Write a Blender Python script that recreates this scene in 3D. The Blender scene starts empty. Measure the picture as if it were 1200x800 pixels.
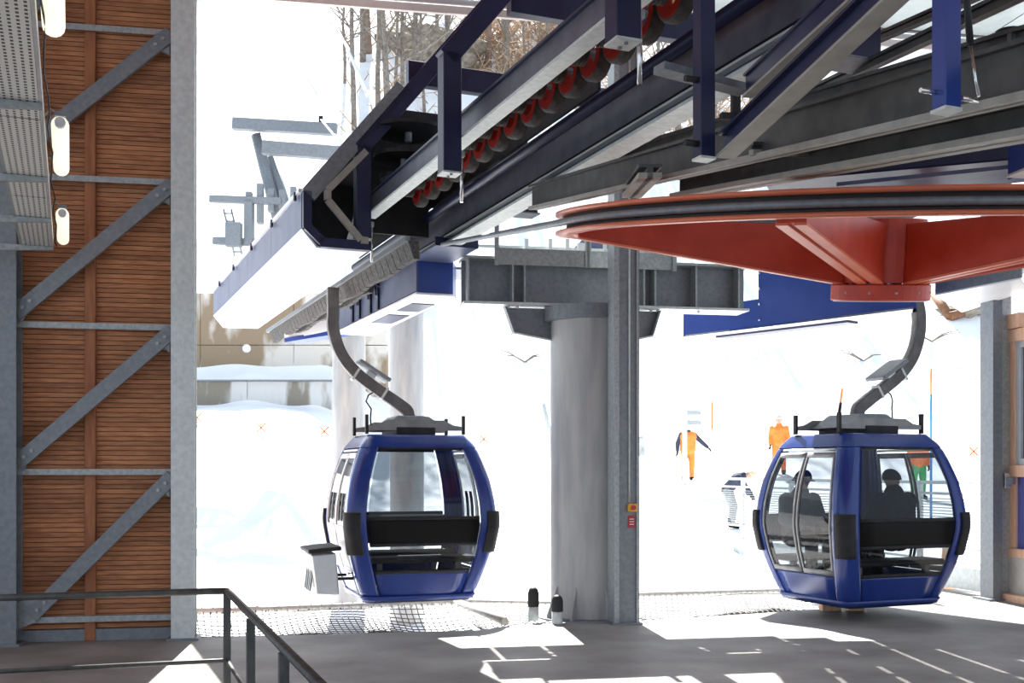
import bpy, bmesh, math, random
from mathutils import Vector, Matrix
random.seed(7)
V = Vector
# ------------------------------------------------------------------ camera, sky, sun, exposure
F, CX, HZ, EYE = 1300.0, 600.0, 550.0, 1.8
scn = bpy.context.scene
col = scn.collection
cam_d = bpy.data.cameras.new('camera'); cam = bpy.data.objects.new('camera', cam_d); col.objects.link(cam)
cam.location = (0, 0, EYE); cam.rotation_euler = (math.pi/2, 0, 0)
cam_d.sensor_width = 36; cam_d.lens = F/1200*36; cam_d.shift_y = (HZ-400)/1200
cam_d.clip_end = 500
scn.camera = cam
scn.view_settings.view_transform = 'Standard'; scn.view_settings.look = 'None'
scn.view_settings.gamma = 1; scn.view_settings.use_curve_mapping = False
scn.view_settings.exposure = 1.42
w = bpy.data.worlds.new('sky'); scn.world = w; w.use_nodes = True
bg = w.node_tree.nodes['Background']; bg.inputs[0].default_value = (.72, .85, 1, 1); bg.inputs[1].default_value = .48
SUN_AZ, SUN_EL = math.radians(-7), math.radians(49)
sd = V((math.sin(SUN_AZ)*math.cos(SUN_EL), math.cos(SUN_AZ)*math.cos(SUN_EL), math.sin(SUN_EL)))
sl = bpy.data.lights.new('sun', 'SUN'); sl.energy = 6.5; sl.angle = .009; sl.color = (1, .96, .9)
so = bpy.data.objects.new('sun', sl); col.objects.link(so); so.rotation_euler = sd.to_track_quat('Z', 'Y').to_euler()

# ------------------------------------------------------------------ pixel helpers
def at(px, py, Y): return V(((px-CX)/F*Y, Y, EYE+(HZ-py)/F*Y))
def onz(px, py, Z): return at(px, py, (Z-EYE)*F/(HZ-py))
def onplane(px, py, P, n):
    r = V(((px-CX)/F, 1, (HZ-py)/F)); o = V((0, 0, EYE))
    return o + r*((P-o).dot(n)/r.dot(n))
D = V((-.379, .9254, 0)); N = V((.9254, .379, 0)); L0 = V((-1.62, 12.0, 0))
def dq(t, q, z): return L0 + D*t + N*q + V((0, 0, z))          # frame of the left conveyor
BA = math.radians(10.4); NB = V((math.cos(BA), math.sin(BA), 0)); MB_ = V((-math.sin(BA), math.cos(BA), 0)); OB = V((-3.36, 11.7, 0))
def wp(s, o, z): return OB + NB*s + MB_*o + V((0, 0, z))       # frame of the station building
def wpx(px, py, o):
    p = onplane(px, py, OB+MB_*o, MB_); return (p-OB).dot(NB), p.z

# ------------------------------------------------------------------ materials
MATS = {}
def mat(name, c1, c2=None, scale=8, rough=.55, metal=0, bump=0, bscale=None, detail=4, stretch=None, rand=0, thresh=None, spec=.5):
    m = bpy.data.materials.new(name); m.use_nodes = True; nt = m.node_tree; b = nt.nodes['Principled BSDF']
    b.inputs['Roughness'].default_value = rough; b.inputs['Metallic'].default_value = metal
    b.inputs['Specular IOR Level'].default_value = spec
    b.inputs['Base Color'].default_value = (*c1, 1)
    tc = nt.nodes.new('ShaderNodeTexCoord'); mp = nt.nodes.new('ShaderNodeMapping')
    nt.links.new(tc.outputs['Object'], mp.inputs[0])
    if stretch: mp.inputs['Scale'].default_value = stretch
    src = None
    if c2:
        nz = nt.nodes.new('ShaderNodeTexNoise'); nz.inputs['Scale'].default_value = scale; nz.inputs['Detail'].default_value = detail
        nt.links.new(mp.outputs[0], nz.inputs['Vector'])
        rp = nt.nodes.new('ShaderNodeValToRGB'); t = thresh or (.35, .65)
        rp.color_ramp.elements[0].position = t[0]; rp.color_ramp.elements[1].position = t[1]
        rp.color_ramp.elements[0].color = (*c1, 1); rp.color_ramp.elements[1].color = (*c2, 1)
        nt.links.new(nz.outputs['Fac'], rp.inputs[0]); src = rp.outputs[0]
        if rand:
            oi = nt.nodes.new('ShaderNodeObjectInfo'); hs = nt.nodes.new('ShaderNodeHueSaturation'); ma = nt.nodes.new('ShaderNodeMath')
            ma.operation = 'MULTIPLY_ADD'; ma.inputs[1].default_value = rand; ma.inputs[2].default_value = 1-rand/2
            nt.links.new(oi.outputs['Random'], ma.inputs[0]); nt.links.new(ma.outputs[0], hs.inputs['Value'])
            nt.links.new(src, hs.inputs['Color']); src = hs.outputs[0]
            ad = nt.nodes.new('ShaderNodeVectorMath'); nt.links.new(mp.outputs[0], ad.inputs[0])
            cm = nt.nodes.new('ShaderNodeMath'); cm.operation = 'MULTIPLY'; cm.inputs[1].default_value = 37
            nt.links.new(oi.outputs['Random'], cm.inputs[0]); nt.links.new(cm.outputs[0], ad.inputs[1]); nt.links.new(ad.outputs[0], nz.inputs['Vector'])
        nt.links.new(src, b.inputs['Base Color'])
    if bump:
        n2 = nt.nodes.new('ShaderNodeTexNoise'); n2.inputs['Scale'].default_value = bscale or scale; n2.inputs['Detail'].default_value = 5
        nt.links.new(mp.outputs[0], n2.inputs['Vector'])
        bp = nt.nodes.new('ShaderNodeBump'); bp.inputs['Strength'].default_value = bump; bp.inputs['Distance'].default_value = .05
        nt.links.new(n2.outputs['Fac'], bp.inputs['Height']); nt.links.new(bp.outputs[0], b.inputs['Normal'])
    MATS[name] = m; return m
mat('galv', (.30, .33, .34), (.42, .45, .45), 25, .5, .35)
mat('galv_pale', (.56, .60, .60), (.68, .72, .70), 18, .5, .25)
mat('galv_dark', (.19, .21, .23), (.24, .26, .28), 20, .5, .35)
mat('navy', (.010, .014, .055), (.015, .020, .068), 6, .38, 0, spec=.5)
mat('navy_steel', (.095, .10, .135), (.14, .145, .185), 5, .42, .3)
mat('blue', (.018, .048, .24), (.024, .06, .28), 4, .3)
mat('cab_blue', (.010, .034, .20), (.014, .042, .23), 4, .22)
mat('silver_blue', (.075, .095, .17), (.11, .135, .22), 3, .45, .1)
mat('white_panel', (.78, .80, .84), (.84, .86, .88), 2, .35)
mat('grey_paint', (.085, .085, .085), (.125, .122, .118), 6, .55)
mat('girder_grey', (.04, .039, .037), (.075, .072, .066), 7, .5, .1)
mat('girder_pale', (.30, .285, .25), (.38, .36, .32), 9, .5)  # paler grey; on girder flanges it paints light bounced off the floor
mat('rubber', (.012, .012, .013), (.022, .022, .022), 12, .6)
mat('tire', (.03, .028, .027), (.075, .068, .06), 20, .75)
mat('red', (.50, .042, .016), (.58, .06, .025), 5, .42)
mat('red_lit', (.72, .17, .08), (.78, .21, .11), 5, .4)  # lit copy of the wheel's red, light put into the flange colour
mat('rail_red', (.45, .02, .012), None, 5, .45)
mat('wood', (.34, .125, .05), (.54, .235, .105), 3.5, .65, 0, .15, 30, 5, (1.6, 1.6, 9), .4, (.3, .7))
mat('wood_batten', (.30, .10, .04), (.40, .15, .06), 4, .6, 0, .1, 30, 5, (6, 6, .8))
mat('wood_pale', (.72, .42, .27), (.80, .52, .36), 4, .6, 0, .1, 30, 5, (5, 5, .8))
mat('wood_dark', (.17, .075, .03), (.26, .12, .055), 4, .7)
mat('floor', (.17, .16, .15), (.40, .385, .37), .9, .62, 0, .15, 14, 8, None, 0, (.3, .72))
mat('concrete', (.42, .41, .39), (.56, .55, .53), 3, .8, 0, .2, 18)
mat('pillar_grey', (.36, .37, .38), (.50, .50, .49), 2.2, .55, .2, .1, 30, 6, (3, 3, .5))
mat('retaining', (.30, .225, .15), (.66, .62, .56), .55, .9, 0, .3, 8, 7, (1, 1, .45), 0, (.50, .56))
mat('retaining_low', (.24, .22, .18), (.62, .63, .62), .8, .9, 0, .3, 8, 6, (1, 1, .25), 0, (.46, .52))
mat('snow', (.86, .88, .92), (.92, .93, .94), .8, .75, 0, .45, 1.6)
mat('bark', (.17, .14, .115), (.30, .26, .22), 6, .9)
mat('twig', (.42, .29, .19), (.58, .44, .31), 3, .9)
mat('rock', (.20, .17, .13), (.42, .37, .30), 3, .95, 0, .6, 6)
mat('chrome', (.75, .75, .74), (.8, .8, .79), 10, .22, .9)
mat('brush', (.05, .05, .05), (.13, .125, .12), 30, .9, 0, .5, 60)
mat('plastic_grey', (.022, .022, .024), (.032, .032, .034), 8, .6, spec=.2)
mat('rail_dark', (.06, .06, .06), (.10, .10, .095), 12, .45, .3)
mat('rack_grey', (.20, .205, .21), (.27, .27, .27), 6, .5, .2)
mat('hanger', (.10, .095, .095), (.15, .145, .14), 8, .45, .2)
mat('seat', (.018, .018, .022), (.03, .03, .034), 8, .6)
mat('orange', (.95, .17, .02), (.98, .24, .04), 6, .7)
mat('navy_cloth', (.025, .032, .06), (.04, .048, .08), 6, .85)
mat('dark_cloth', (.012, .012, .018), (.02, .02, .028), 6, .85)
mat('grey_cloth', (.16, .17, .18), (.24, .25, .25), 6, .85)
mat('pale_cloth', (.42, .45, .44), (.5, .52, .5), 6, .85)
mat('green_cloth', (.05, .4, .12), (.07, .5, .16), 6, .85)
mat('skin', (.55, .34, .25), None, 5, .6)
mat('black', (.006, .006, .006), None, 5, .5, spec=.15)
mat('yellow', (.85, .42, .03), None, 5, .5)
mat('alarm_red', (.45, .03, .05), None, 5, .5)
mat('panel_violet', (.085, .10, .34), (.10, .12, .38), 4, .35)
mat('alu', (.62, .64, .66), (.68, .7, .71), 8, .4, .5)
mat('sign_white', (.85, .86, .88), None, 5, .5)
mat('blue_stake', (.06, .25, .6), None, 5, .5)
mat('cord', (.06, .06, .055), None, 5, .8)
mat('pipe', (.38, .36, .33), (.5, .48, .45), 10, .6)
mat('metal_roof', (.45, .52, .52), (.52, .58, .58), 6, .5, .2)
mat('tan_trunk', (.24, .17, .13), (.34, .25, .19), 4, .9)
mat('cap_pale', (.5, .48, .44), None, 5, .8)
mat('fascia_pink', (.72, .63, .59), (.78, .69, .65), 5, .6)
def special():
    m = bpy.data.materials.new('glass'); m.use_nodes = True; nt = m.node_tree; nt.nodes.clear()
    o = nt.nodes.new('ShaderNodeOutputMaterial'); mx = nt.nodes.new('ShaderNodeMixShader'); t = nt.nodes.new('ShaderNodeBsdfTransparent')
    g = nt.nodes.new('ShaderNodeBsdfGlossy'); fc = nt.nodes.new('ShaderNodeLayerWeight'); fc.inputs[0].default_value = .5; pw = nt.nodes.new('ShaderNodeMath'); pw.operation = 'POWER'; pw.inputs[1].default_value = 4
    lw = nt.nodes.new('ShaderNodeMath'); lw.operation = 'MULTIPLY_ADD'; lw.inputs[1].default_value = .85; lw.inputs[2].default_value = .03
    nt.links.new(fc.outputs['Facing'], pw.inputs[0]); nt.links.new(pw.outputs[0], lw.inputs[0])
    t.inputs[0].default_value = (.49, .52, .54, 1); g.inputs['Roughness'].default_value = .03
    nt.links.new(lw.outputs[0], mx.inputs[0]); nt.links.new(t.outputs[0], mx.inputs[1]); nt.links.new(g.outputs[0], mx.inputs[2]); nt.links.new(mx.outputs[0], o.inputs[0])
    MATS['glass'] = m
    m = bpy.data.materials.new('tube_glow'); m.use_nodes = True; b = m.node_tree.nodes['Principled BSDF']
    b.inputs['Base Color'].default_value = (.85, .84, .74, 1); b.inputs['Emission Color'].default_value = (1, .93, .72, 1); b.inputs['Emission Strength'].default_value = .35
    MATS['tube_glow'] = m
    # perforated sheet: rows of punched holes
    m = mat('perforated', (.36, .37, .36)); nt = m.node_tree; b = nt.nodes['Principled BSDF']; b.inputs['Metallic'].default_value = .3
    uv = nt.nodes.new('ShaderNodeUVMap'); sep = nt.nodes.new('ShaderNodeSeparateXYZ'); nt.links.new(uv.outputs[0], sep.inputs[0])
    outs = []
    for ax, per in ((0, .042), (1, .05)):
        a = nt.nodes.new('ShaderNodeMath'); a.operation = 'PINGPONG'; a.inputs[1].default_value = per/2
        nt.links.new(sep.outputs[ax], a.inputs[0])
        d_ = nt.nodes.new('ShaderNodeMath'); d_.operation = 'DIVIDE'; d_.inputs[1].default_value = per/2; nt.links.new(a.outputs[0], d_.inputs[0]); outs.append(d_)
    g1 = nt.nodes.new('ShaderNodeMath'); g1.operation = 'GREATER_THAN'; g1.inputs[1].default_value = .62; nt.links.new(outs[0].outputs[0], g1.inputs[0])
    g2 = nt.nodes.new('ShaderNodeMath'); g2.operation = 'GREATER_THAN'; g2.inputs[1].default_value = .45; nt.links.new(outs[1].outputs[0], g2.inputs[0])
    mu = nt.nodes.new('ShaderNodeMath'); mu.operation = 'MULTIPLY'; nt.links.new(g1.outputs[0], mu.inputs[0]); nt.links.new(g2.outputs[0], mu.inputs[1])
    mc = nt.nodes.new('ShaderNodeMix'); mc.data_type = 'RGBA'; mc.inputs[6].default_value = (.72, .73, .70, 1); mc.inputs[7].default_value = (.07, .06, .055, 1)
    nt.links.new(mu.outputs[0], mc.inputs[0]); nt.links.new(mc.outputs[2], b.inputs['Base Color'])
special()

# ------------------------------------------------------------------ mesh builder
WL = {}
class MB:
    def __init__(s): s.v = []; s.f = []; s.sm = []; s.uv = None
    def _add(s, vs, fs, smooth=False):
        o = len(s.v); s.v += [V(p) for p in vs]; s.f += [tuple(i+o for i in f) for f in fs]; s.sm += [smooth]*len(fs); return s
    def hexa(s, b, t):   # 4 bottom pts, 4 top pts (ccw seen from above)
        return s._add(list(b)+list(t), [(3, 2, 1, 0), (4, 5, 6, 7), (0, 1, 5, 4), (1, 2, 6, 5), (2, 3, 7, 6), (3, 0, 4, 7)])
    def box(s, c, size, ax=None, ay=None):
        ax = V(ax or (1, 0, 0)).normalized(); ay = V(ay).normalized() if ay else V((-ax.y, ax.x, 0)).normalized()
        if ay.length < .5: ay = V((0, 1, 0))
        az = ax.cross(ay).normalized(); c = V(c); x, y, z = ax*size[0]/2, ay*size[1]/2, az*size[2]/2
        return s.hexa([c-x-y-z, c+x-y-z, c+x+y-z, c-x+y-z], [c-x-y+z, c+x-y+z, c+x+y+z, c-x+y+z])
    def beam(s, p0, p1, w, h, al='b', up=(0, 0, 1)):
        p0, p1 = V(p0), V(p1); d = (p1-p0).normalized(); u = V(up); side = u.cross(d).normalized(); u = d.cross(side).normalized()
        if al == 'c': p0 = p0-u*h/2; p1 = p1-u*h/2
        a = side*w/2; hh = u*h
        return s.hexa([p0-a, p0+a, p1+a, p1-a][::-1], [p0-a+hh, p0+a+hh, p1+a+hh, p1-a+hh][::-1])
    def ibeam(s, p0, p1, w, h, tf=.02, tw=.02, up=(0, 0, 1)):
        p0, p1 = V(p0), V(p1); d = (p1-p0).normalized(); u = V(up); side = u.cross(d).normalized(); u = d.cross(side).normalized()
        s.beam(p0, p1, w, tf, 'b', up); s.beam(p0+u*(h-tf), p1+u*(h-tf), w, tf, 'b', up); s.beam(p0+u*tf, p1+u*tf, tw, h-2*tf, 'b', up); return s
    def tube(s, pts, r, n=8, cap=True, smooth=True):
        pts = [V(p) for p in pts]; k = len(pts); rs = r if isinstance(r, (list, tuple)) else [r]*k
        o = len(s.v); prev = None
        for i, p in enumerate(pts):
            d = (pts[min(i+1, k-1)]-pts[max(i-1, 0)]).normalized()
            if prev is None:
                ref = V((0, 0, 1)) if abs(d.z) < .9 else V((1, 0, 0)); x = ref.cross(d).normalized()
            else:
                x = (prev-d*prev.dot(d)).normalized()
            prev = x; y = d.cross(x)
            for j in range(n):
                a = 2*math.pi*j/n; s.v.append(p+(x*math.cos(a)+y*math.sin(a))*rs[i])
        for i in range(k-1):
            for j in range(n):
                a, b = o+i*n+j, o+i*n+(j+1) % n; s.f.append((a, b, b+n, a+n)); s.sm.append(smooth)
        if cap:
            s.f.append(tuple(range(o+n-1, o-1, -1))); s.sm.append(False)
            s.f.append(tuple(range(o+(k-1)*n, o+k*n))); s.sm.append(False)
        return s
    def lathe(s, prof, c, axis=(0, 0, 1), n=32, smooth=True, closed=False):
        ax = V(axis).normalized(); ref = V((1, 0, 0)) if abs(ax.x) < .9 else V((0, 1, 0)); x = (ref-ax*ref.dot(ax)).normalized(); y = ax.cross(x); c = V(c)
        o = len(s.v); k = len(prof)
        for r, h in prof:
            for j in range(n):
                a = 2*math.pi*j/n; s.v.append(c+ax*h+(x*math.cos(a)+y*math.sin(a))*max(r, 1e-4))
        for i in range(k if closed else k-1):
            i2 = (i+1) % k
            for j in range(n):
                j2 = (j+1) % n; s.f.append((o+i*n+j, o+i*n+j2, o+i2*n+j2, o+i2*n+j)); s.sm.append(smooth)
        return s
    def prism(s, poly, ext):
        k = len(poly); ext = V(ext); o = len(s.v); s.v += [V(p) for p in poly]+[V(p)+ext for p in poly]
        s.f.append(tuple(range(o+k-1, o-1, -1))); s.f.append(tuple(range(o+k, o+2*k))); s.sm += [False, False]
        for i in range(k):
            j = (i+1) % k; s.f.append((o+i, o+j, o+k+j, o+k+i)); s.sm.append(False)
        return s
    def grid(s, fn, nu, nv, smooth=True):
        o = len(s.v)
        for i in range(nu+1):
            for j in range(nv+1): s.v.append(V(fn(i/nu, j/nv)))
        for i in range(nu):
            for j in range(nv):
                a = o+i*(nv+1)+j; s.f.append((a, a+nv+1, a+nv+2, a+1)); s.sm.append(smooth)
        return s
    def sphere(s, c, r, nu=10, nv=7):
        rr = V(r) if not isinstance(r, (int, float)) else V((r, r, r)); c = V(c)
        def fn(u, v):
            a = 2*math.pi*u; b = math.pi*(v-.5); return c+V((math.cos(a)*math.cos(b)*rr.x, math.sin(a)*math.cos(b)*rr.y, math.sin(b)*rr.z))
        return s.grid(fn, nu, nv)
    def mesh(s, name, material, off=V((0, 0, 0))):
        me = bpy.data.meshes.new(name); me.from_pydata([tuple(p-off) for p in s.v], [], s.f)
        me.polygons.foreach_set('use_smooth', s.sm)
        bm = bmesh.new(); bm.from_mesh(me); bmesh.ops.recalc_face_normals(bm, faces=bm.faces); bm.to_mesh(me); bm.free()
        me.materials.append(MATS[material]); me.update(); return me
    def build(s, name, material, parent=None, bevel=0, solid=0, label=None):
        off = V((0, 0, 0))
        if parent is not None: off = WL.get(parent.name, V((0, 0, 0)))
        o = bpy.data.objects.new(name, s.mesh(name, material, off)); col.objects.link(o)
        if parent is not None:
            o.parent = parent; WL[o.name] = off
        if solid:
            md = o.modifiers.new('thickness', 'SOLIDIFY'); md.thickness = solid; md.offset = -1
        if bevel:
            md = o.modifiers.new('edge', 'BEVEL'); md.width = bevel; md.segments = 1; md.limit_method = 'ANGLE'
        if label: o['label'] = label
        return o
def thing(name, label, cat, loc=(0, 0, 0), rz=0, group=None, local=False):
    o = bpy.data.objects.new(name, None); o.empty_display_size = .2; col.objects.link(o); o.location = loc; o.rotation_euler = (0, 0, rz)
    WL[o.name] = V((0, 0, 0)) if local else V(loc)
    o['label'] = label; o['category'] = cat
    if group: o['group'] = group
    return o
def tag(o, label, cat, group=None):
    o['label'] = label; o['category'] = cat
    if group: o['group'] = group
    return o
def struct(o, label=None): 
    o['kind'] = 'structure'
    if label: o['label'] = label
    return o
def sempty(name, loc, label):
    o = bpy.data.objects.new(name, None); col.objects.link(o); o.location = loc; WL[o.name] = V(loc); return struct(o, label)

# ------------------------------------------------------------------ ground
def lerp_tab(tab, x):
    if x <= tab[0][0]: return tab[0][1]
    for (a, b), (c, d) in zip(tab, tab[1:]):
        if x <= c:
            t = (x-a)/(c-a); return b+(d-b)*t
    return tab[-1][1]
PROF = [(9, -1.3), (16, -1.1), (20, -.6), (26, .40), (33, 1.55), (36, 2.4), (41, 5.0), (50, 12), (65, 25), (80, 39), (140, 92)]
PROFL = [(9, -1.3), (16, -1.1), (20, -.6), (26, .55), (30, 1.9), (34, 3.6), (36.0, 3.75), (36.3, 4.75), (38.0, 4.9), (38.4, 7.7), (42, 9.0), (50, 15), (65, 27.5), (80, 41), (140, 94)]
def sst(a, b, x):
    t = min(1, max(0, (x-a)/(b-a))); return t*t*(3-2*t)
def ground(x, y):
    wl = sst(-3.9, -6.6, x); z = lerp_tab(PROF, y)*(1-wl)+lerp_tab(PROFL, y)*wl
    z += 2.15*math.exp(-((x-2.75)/1.25)**2-((y-23.0)/2.2)**2)
    z += .6*math.exp(-((x+4.6)/1.2)**2-((y-36)/1.8)**2)
    for i in range(9):
        fx, fy = -6.75+.10*i+.22*(i % 2), 28.5-i*.95; dd = ((x-fx)/.28)**2+((y-fy)/.42)**2
        if dd < 6: z -= .11*math.exp(-dd)
    amp = .05+.10*sst(14, 40, y)+.5*sst(40, 80, y)
    z += amp*(math.sin(x*1.3+y*.7)*.5+math.sin(x*.55-y*1.1+2)*.6+math.sin(x*2.9+1)*math.sin(y*2.3)*.35)
    return z
def ground_hit(px, py, y0=14.0, y1=130.0):
    k = (px-CX)/F; m = (HZ-py)/F; y = y0
    while y < y1:
        if EYE+m*y < ground(k*y, y): break
        y += .25
    return V((k*y, y, ground(k*y, y)))
g = MB()
g.grid(lambda u, v: (lambda x, y: (x, y, ground(x, y)))(-26+54*u, 11.4+33.6*v), 300, 180)
g.grid(lambda u, v: (lambda x, y: (x, y, ground(x, y)))(-75+160*u, 45+95*v), 80, 50)
struct(g.build('snow_ground', 'snow'), 'bright white snowfield rising into the hillside')

# footprints: a trail of dents left of the near net
# platform floor
def fz(px, py): p = onz(px, py, 0); return (p.x, p.y)
s228_ = wpx(228, 400, 0)[0]
edge = [(-9.0, 11.3), tuple(wp(s228_+.03, .42, 0).xy), tuple(wp(s228_+.03, .02, 0).xy), fz(232, 747), fz(560, 738), fz(612, 731), fz(748, 727), fz(880, 719), fz(985, 712), fz(1010, 701), fz(1092, 689), (9.8, 17.6), (14, 17.8), (14, -8), (-12, -8)]
fl = MB().prism([V((x, y, -.32)) for x, y in edge], (0, 0, .32)).build('floor', 'floor'); struct(fl, 'grey stained concrete platform floor')
cw = MB().prism([V((x, y-.15, -2)) for x, y in edge[:12]]+[V((9.8, 10, -2)), V((-9, 9, -2))], (0, 0, 1.68)).build('platform_wall', 'concrete'); struct(cw, 'concrete wall under the platform edge')

# ------------------------------------------------------------------ left timber wall
wall = sempty('wall_left', wp(-2, .3, 0), 'timber plank wall braced with galvanised steel')
s20, _ = wpx(18, 400, .22); s100, _ = wpx(100, 400, .22); s113, _ = wpx(113, 400, .22); s200, _ = wpx(203, 400, .22); s228, _ = wpx(228, 400, 0); s0, _ = wpx(-8, 400, 0)
WB = WL['wall_left']
rng = random.Random(3)
def plank_mesh(a, b):
    m = MB(); c = wp((a+b)/2, .24, 0); m.box(V((0, 0, .0)), (b-a, .03, .0435), NB); return c, m.mesh('plank', 'wood')
for (a, b) in ((s20-.12, s100), (s113, s200)):
    c, me = plank_mesh(a, b)
    for i in range(140):
        o = bpy.data.objects.new('plank', me); col.objects.link(o); o.parent = wall
        o.location = c+MB_*rng.uniform(-.004, .004)+V((0, 0, .15+i*.0507))-WB
MB().box(wp((s20+s200)/2, .29, 3.65), (s200-s20+.3, .03, 7.3), NB).build('backing', 'wood_dark', wall)
MB().box(wp((s20-3.2)/2-.9, .29, 3.65), (3.9, .03, 7.3), NB).build('side_boarding', 'wood', wall)
MB().box(wp((s100+s113)/2, .2, 3.65), (s113-s100, .07, 7.3), NB).build('batten', 'wood_batten', wall, .006)
MB().box(wp((s20+s200)/2, .22, .06), (s200-s20, .08, .12), NB).build('plinth', 'galv_dark', wall)
for py, t in ((36, 0), (211, 0), (381, 0), (550, 0), (720, 0)):
    _, z = wpx(200, py, .1); a, _ = wpx(20 if py > 300 else -10, py, .1)
    m = MB(); m.box(wp((a+s200)/2, .14, z), (s200-a, .08, .012), NB); m.box(wp((a+s200)/2, .10, z-.025), (s200-a, .012, .062), NB)
    m.build('girt', 'galv', wall)
for (x0, y0, x1, y1) in ((20, 181, 200, 40), (18, 368, 202, 216), (20, 543, 202, 388), (36, 722, 202, 558), (20, 20, 120, -56)):
    a, za = wpx(x0, y0, .06); b, zb = wpx(x1, y1, .06); p, q = wp(a, .04, za), wp(b, .04, zb); d = (q-p).normalized(); nn = d.cross(MB_).normalized()
    if nn.z < 0: nn = -nn
    m = MB(); m.beam(p, q, .012, .14, 'c', nn); 
    m.beam(p+nn*.07+MB_*.03, q+nn*.07+MB_*.03, .075, .012, 'c', nn); m.beam(p-nn*.07+MB_*.02, q-nn*.07+MB_*.02, .05, .01, 'c', nn)
    br = m.build('brace', 'galv_dark', wall)
    for e, sg in ((p, 1), (q, -1)):
        for k in (.1, .2):
            c = e+d*sg*k-MB_*.008; MB().lathe([(0, -.022), (.02, -.022), (.02, 0), (0, 0)], c, MB_, 6, False).build('bolt', 'galv', br)
    gp = [p-d*.12+nn*.0, p+d*.18+nn*.10, V((*wp(s20-.02, .05, 0).xy, (p+nn*.2).z)), V((*wp(s20-.02, .05, 0).xy, (p-nn*.24).z))]
    if x0 < 50 and y0 > 300: MB().prism([gp[2]+MB_*.03, gp[3]+MB_*.03, p-nn*.09+d*.02+MB_*.03, p+d*.26+nn*.02+MB_*.03], MB_*.012).build('gusset_plate', 'galv', wall)
    gq = [q-d*.2-nn*.08, q-d*.2+nn*.08, wp(s200-.02, .07, q.z+.03), wp(s200-.02, .07, q.z-.22)]
    MB().prism([V((*(pt.xy), pt.z))+MB_*.01 for pt in gq], MB_*.012).build('gusset_plate', 'galv', wall)
# columns
def column(label, sc, o, wd, dp, zt, matn, base=True):
    t = thing('steel_column', label, 'column', wp(sc, o, 0), 0, 'galvanised columns of the station building')
    m = MB(); m.box(wp(sc, o-dp/2+.01, zt/2), (wd, .02, zt), NB); m.box(wp(sc, o+dp/2-.01, zt/2), (wd, .02, zt), NB); m.box(wp(sc, o, zt/2), (.02, dp-.04, zt), NB)
    m.build('profile', matn, t, .003)
    if base: MB().box(wp(sc, o, .012), (wd+.08, dp+.08, .024), NB).build('base_plate', 'galv_dark', t)
    return t
column('wide galvanised steel column at the right end of the timber wall', (s200+s228)/2, .13, s228-s200, .26, 7.2, 'galv_pale')
sl_, _ = wpx(19, 500, -.08)
column('grey steel column left of the timber wall, cut by the picture edge', sl_-.15, .05, .3, .26, 7.2, 'galv_dark')
# roof
rf = MB().prism([wp(-7, -17, 7.3), wp(13, -17, 7.3), wp(13, .62, 7.3), wp(-7, .62, 7.3)], (0, 0, .12)).build('ceiling', 'wood_batten'); struct(rf, 'timber roof deck over the platform')
tr = sempty('trim_1', wp(0, .7, 7.1), 'pale metal eave trim of the station roof')
MB().beam(wp(-7, .70, 7.09), wp(13, .70, 7.09), .05, .09).build('lower_strip', 'fascia_pink', tr)
MB().beam(wp(-7, .66, 7.185), wp(13, .66, 7.185), .05, .06).build('middle_strip', 'alu', tr)
MB().beam(wp(-7, .60, 7.25), wp(13, .60, 7.25), .05, .09).build('upper_strip', 'galv', tr)

for k in range(9):
    struct(MB().prism([wp(5.6+k*.8, -6, 7.24), wp(6.38+k*.8, -6, 7.24), wp(6.38+k*.8, .5, 7.24), wp(5.6+k*.8, .5, 7.24)], (0, 0, .03)).build('ceiling_sheet', 'metal_roof'), 'pale metal roof sheet under the eave')
# ------------------------------------------------------------------ foreground hand railing
cA = onz(266, 692, 1.0); cB = onz(385, 812, 1.0); cC = onz(-30, 701, 1.0)
t = thing('handrail', 'dark tubular steel handrail turning a corner in the left foreground', 'railing', (cA.x, cA.y, 0))
cB2 = cA+(cB-cA)*1.35; cC2 = cA+(cC-cA)*1.5
def mid(p, z): return V((p.x, p.y, z))
MB().tube([cC2, cA+(cC-cA)*.02, cA, cA+(cB-cA)*.02, cB2], .023, 10).build('top_rail', 'rail_dark', t)
MB().tube([mid(cC2, .54), mid(cA, .54), mid(cB2, .54)], .015, 8).build('middle_rail', 'rail_dark', t)
for f in (0, .36, .70, 1.05): 
    p = cA+(cB-cA)*f; MB().box(V((p.x, p.y, .49)), (.045, .045, .98), D).build('post', 'rail_dark', t, .004)
p = cC2; MB().box(V((p.x, p.y, .49)), (.045, .045, .98), NB).build('post', 'rail_dark', t, .004)

# ------------------------------------------------------------------ cable tray and lamps
TE = onz(60, 290, 4.04); TD = V((-.398, 1, 0)).normalized(); TN = V((TD.y, -TD.x, 0))
t = thing('cable_tray', 'long perforated metal cable tray on cantilever arms at upper left', 'cable tray', (TE.x, TE.y, 4.04))
TWD = .27; ends = [0, -2.2, -4.4, -6.6, -9.0]
for a, b in zip(ends, ends[1:]):
    m = MB(); p0 = TE+TD*(a-.008); p1 = TE+TD*(b+.008)
    m._add([p0, p0-TN*TWD, p1-TN*TWD, p1], [(0, 1, 2, 3)]); o = m.build('perforated_sheet', 'perforated', t)
    uvl = o.data.uv_layers.new(name='UVMap'); L = abs(a-b)
    for lp in o.data.loops:
        v = o.data.vertices[lp.vertex_index].co+WL[t.name]; r = v-TE; uvl.data[lp.index].uv = (r.dot(TN), r.dot(TD))
MB().beam(TE+TN*.012, TE+TD*-9+TN*.012, .02, .10).build('side_lip', 'alu', t)
MB().beam(TE-TN*(TWD+.012), TE+TD*-9-TN*(TWD+.012), .02, .10).build('side_lip', 'galv', t)
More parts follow.
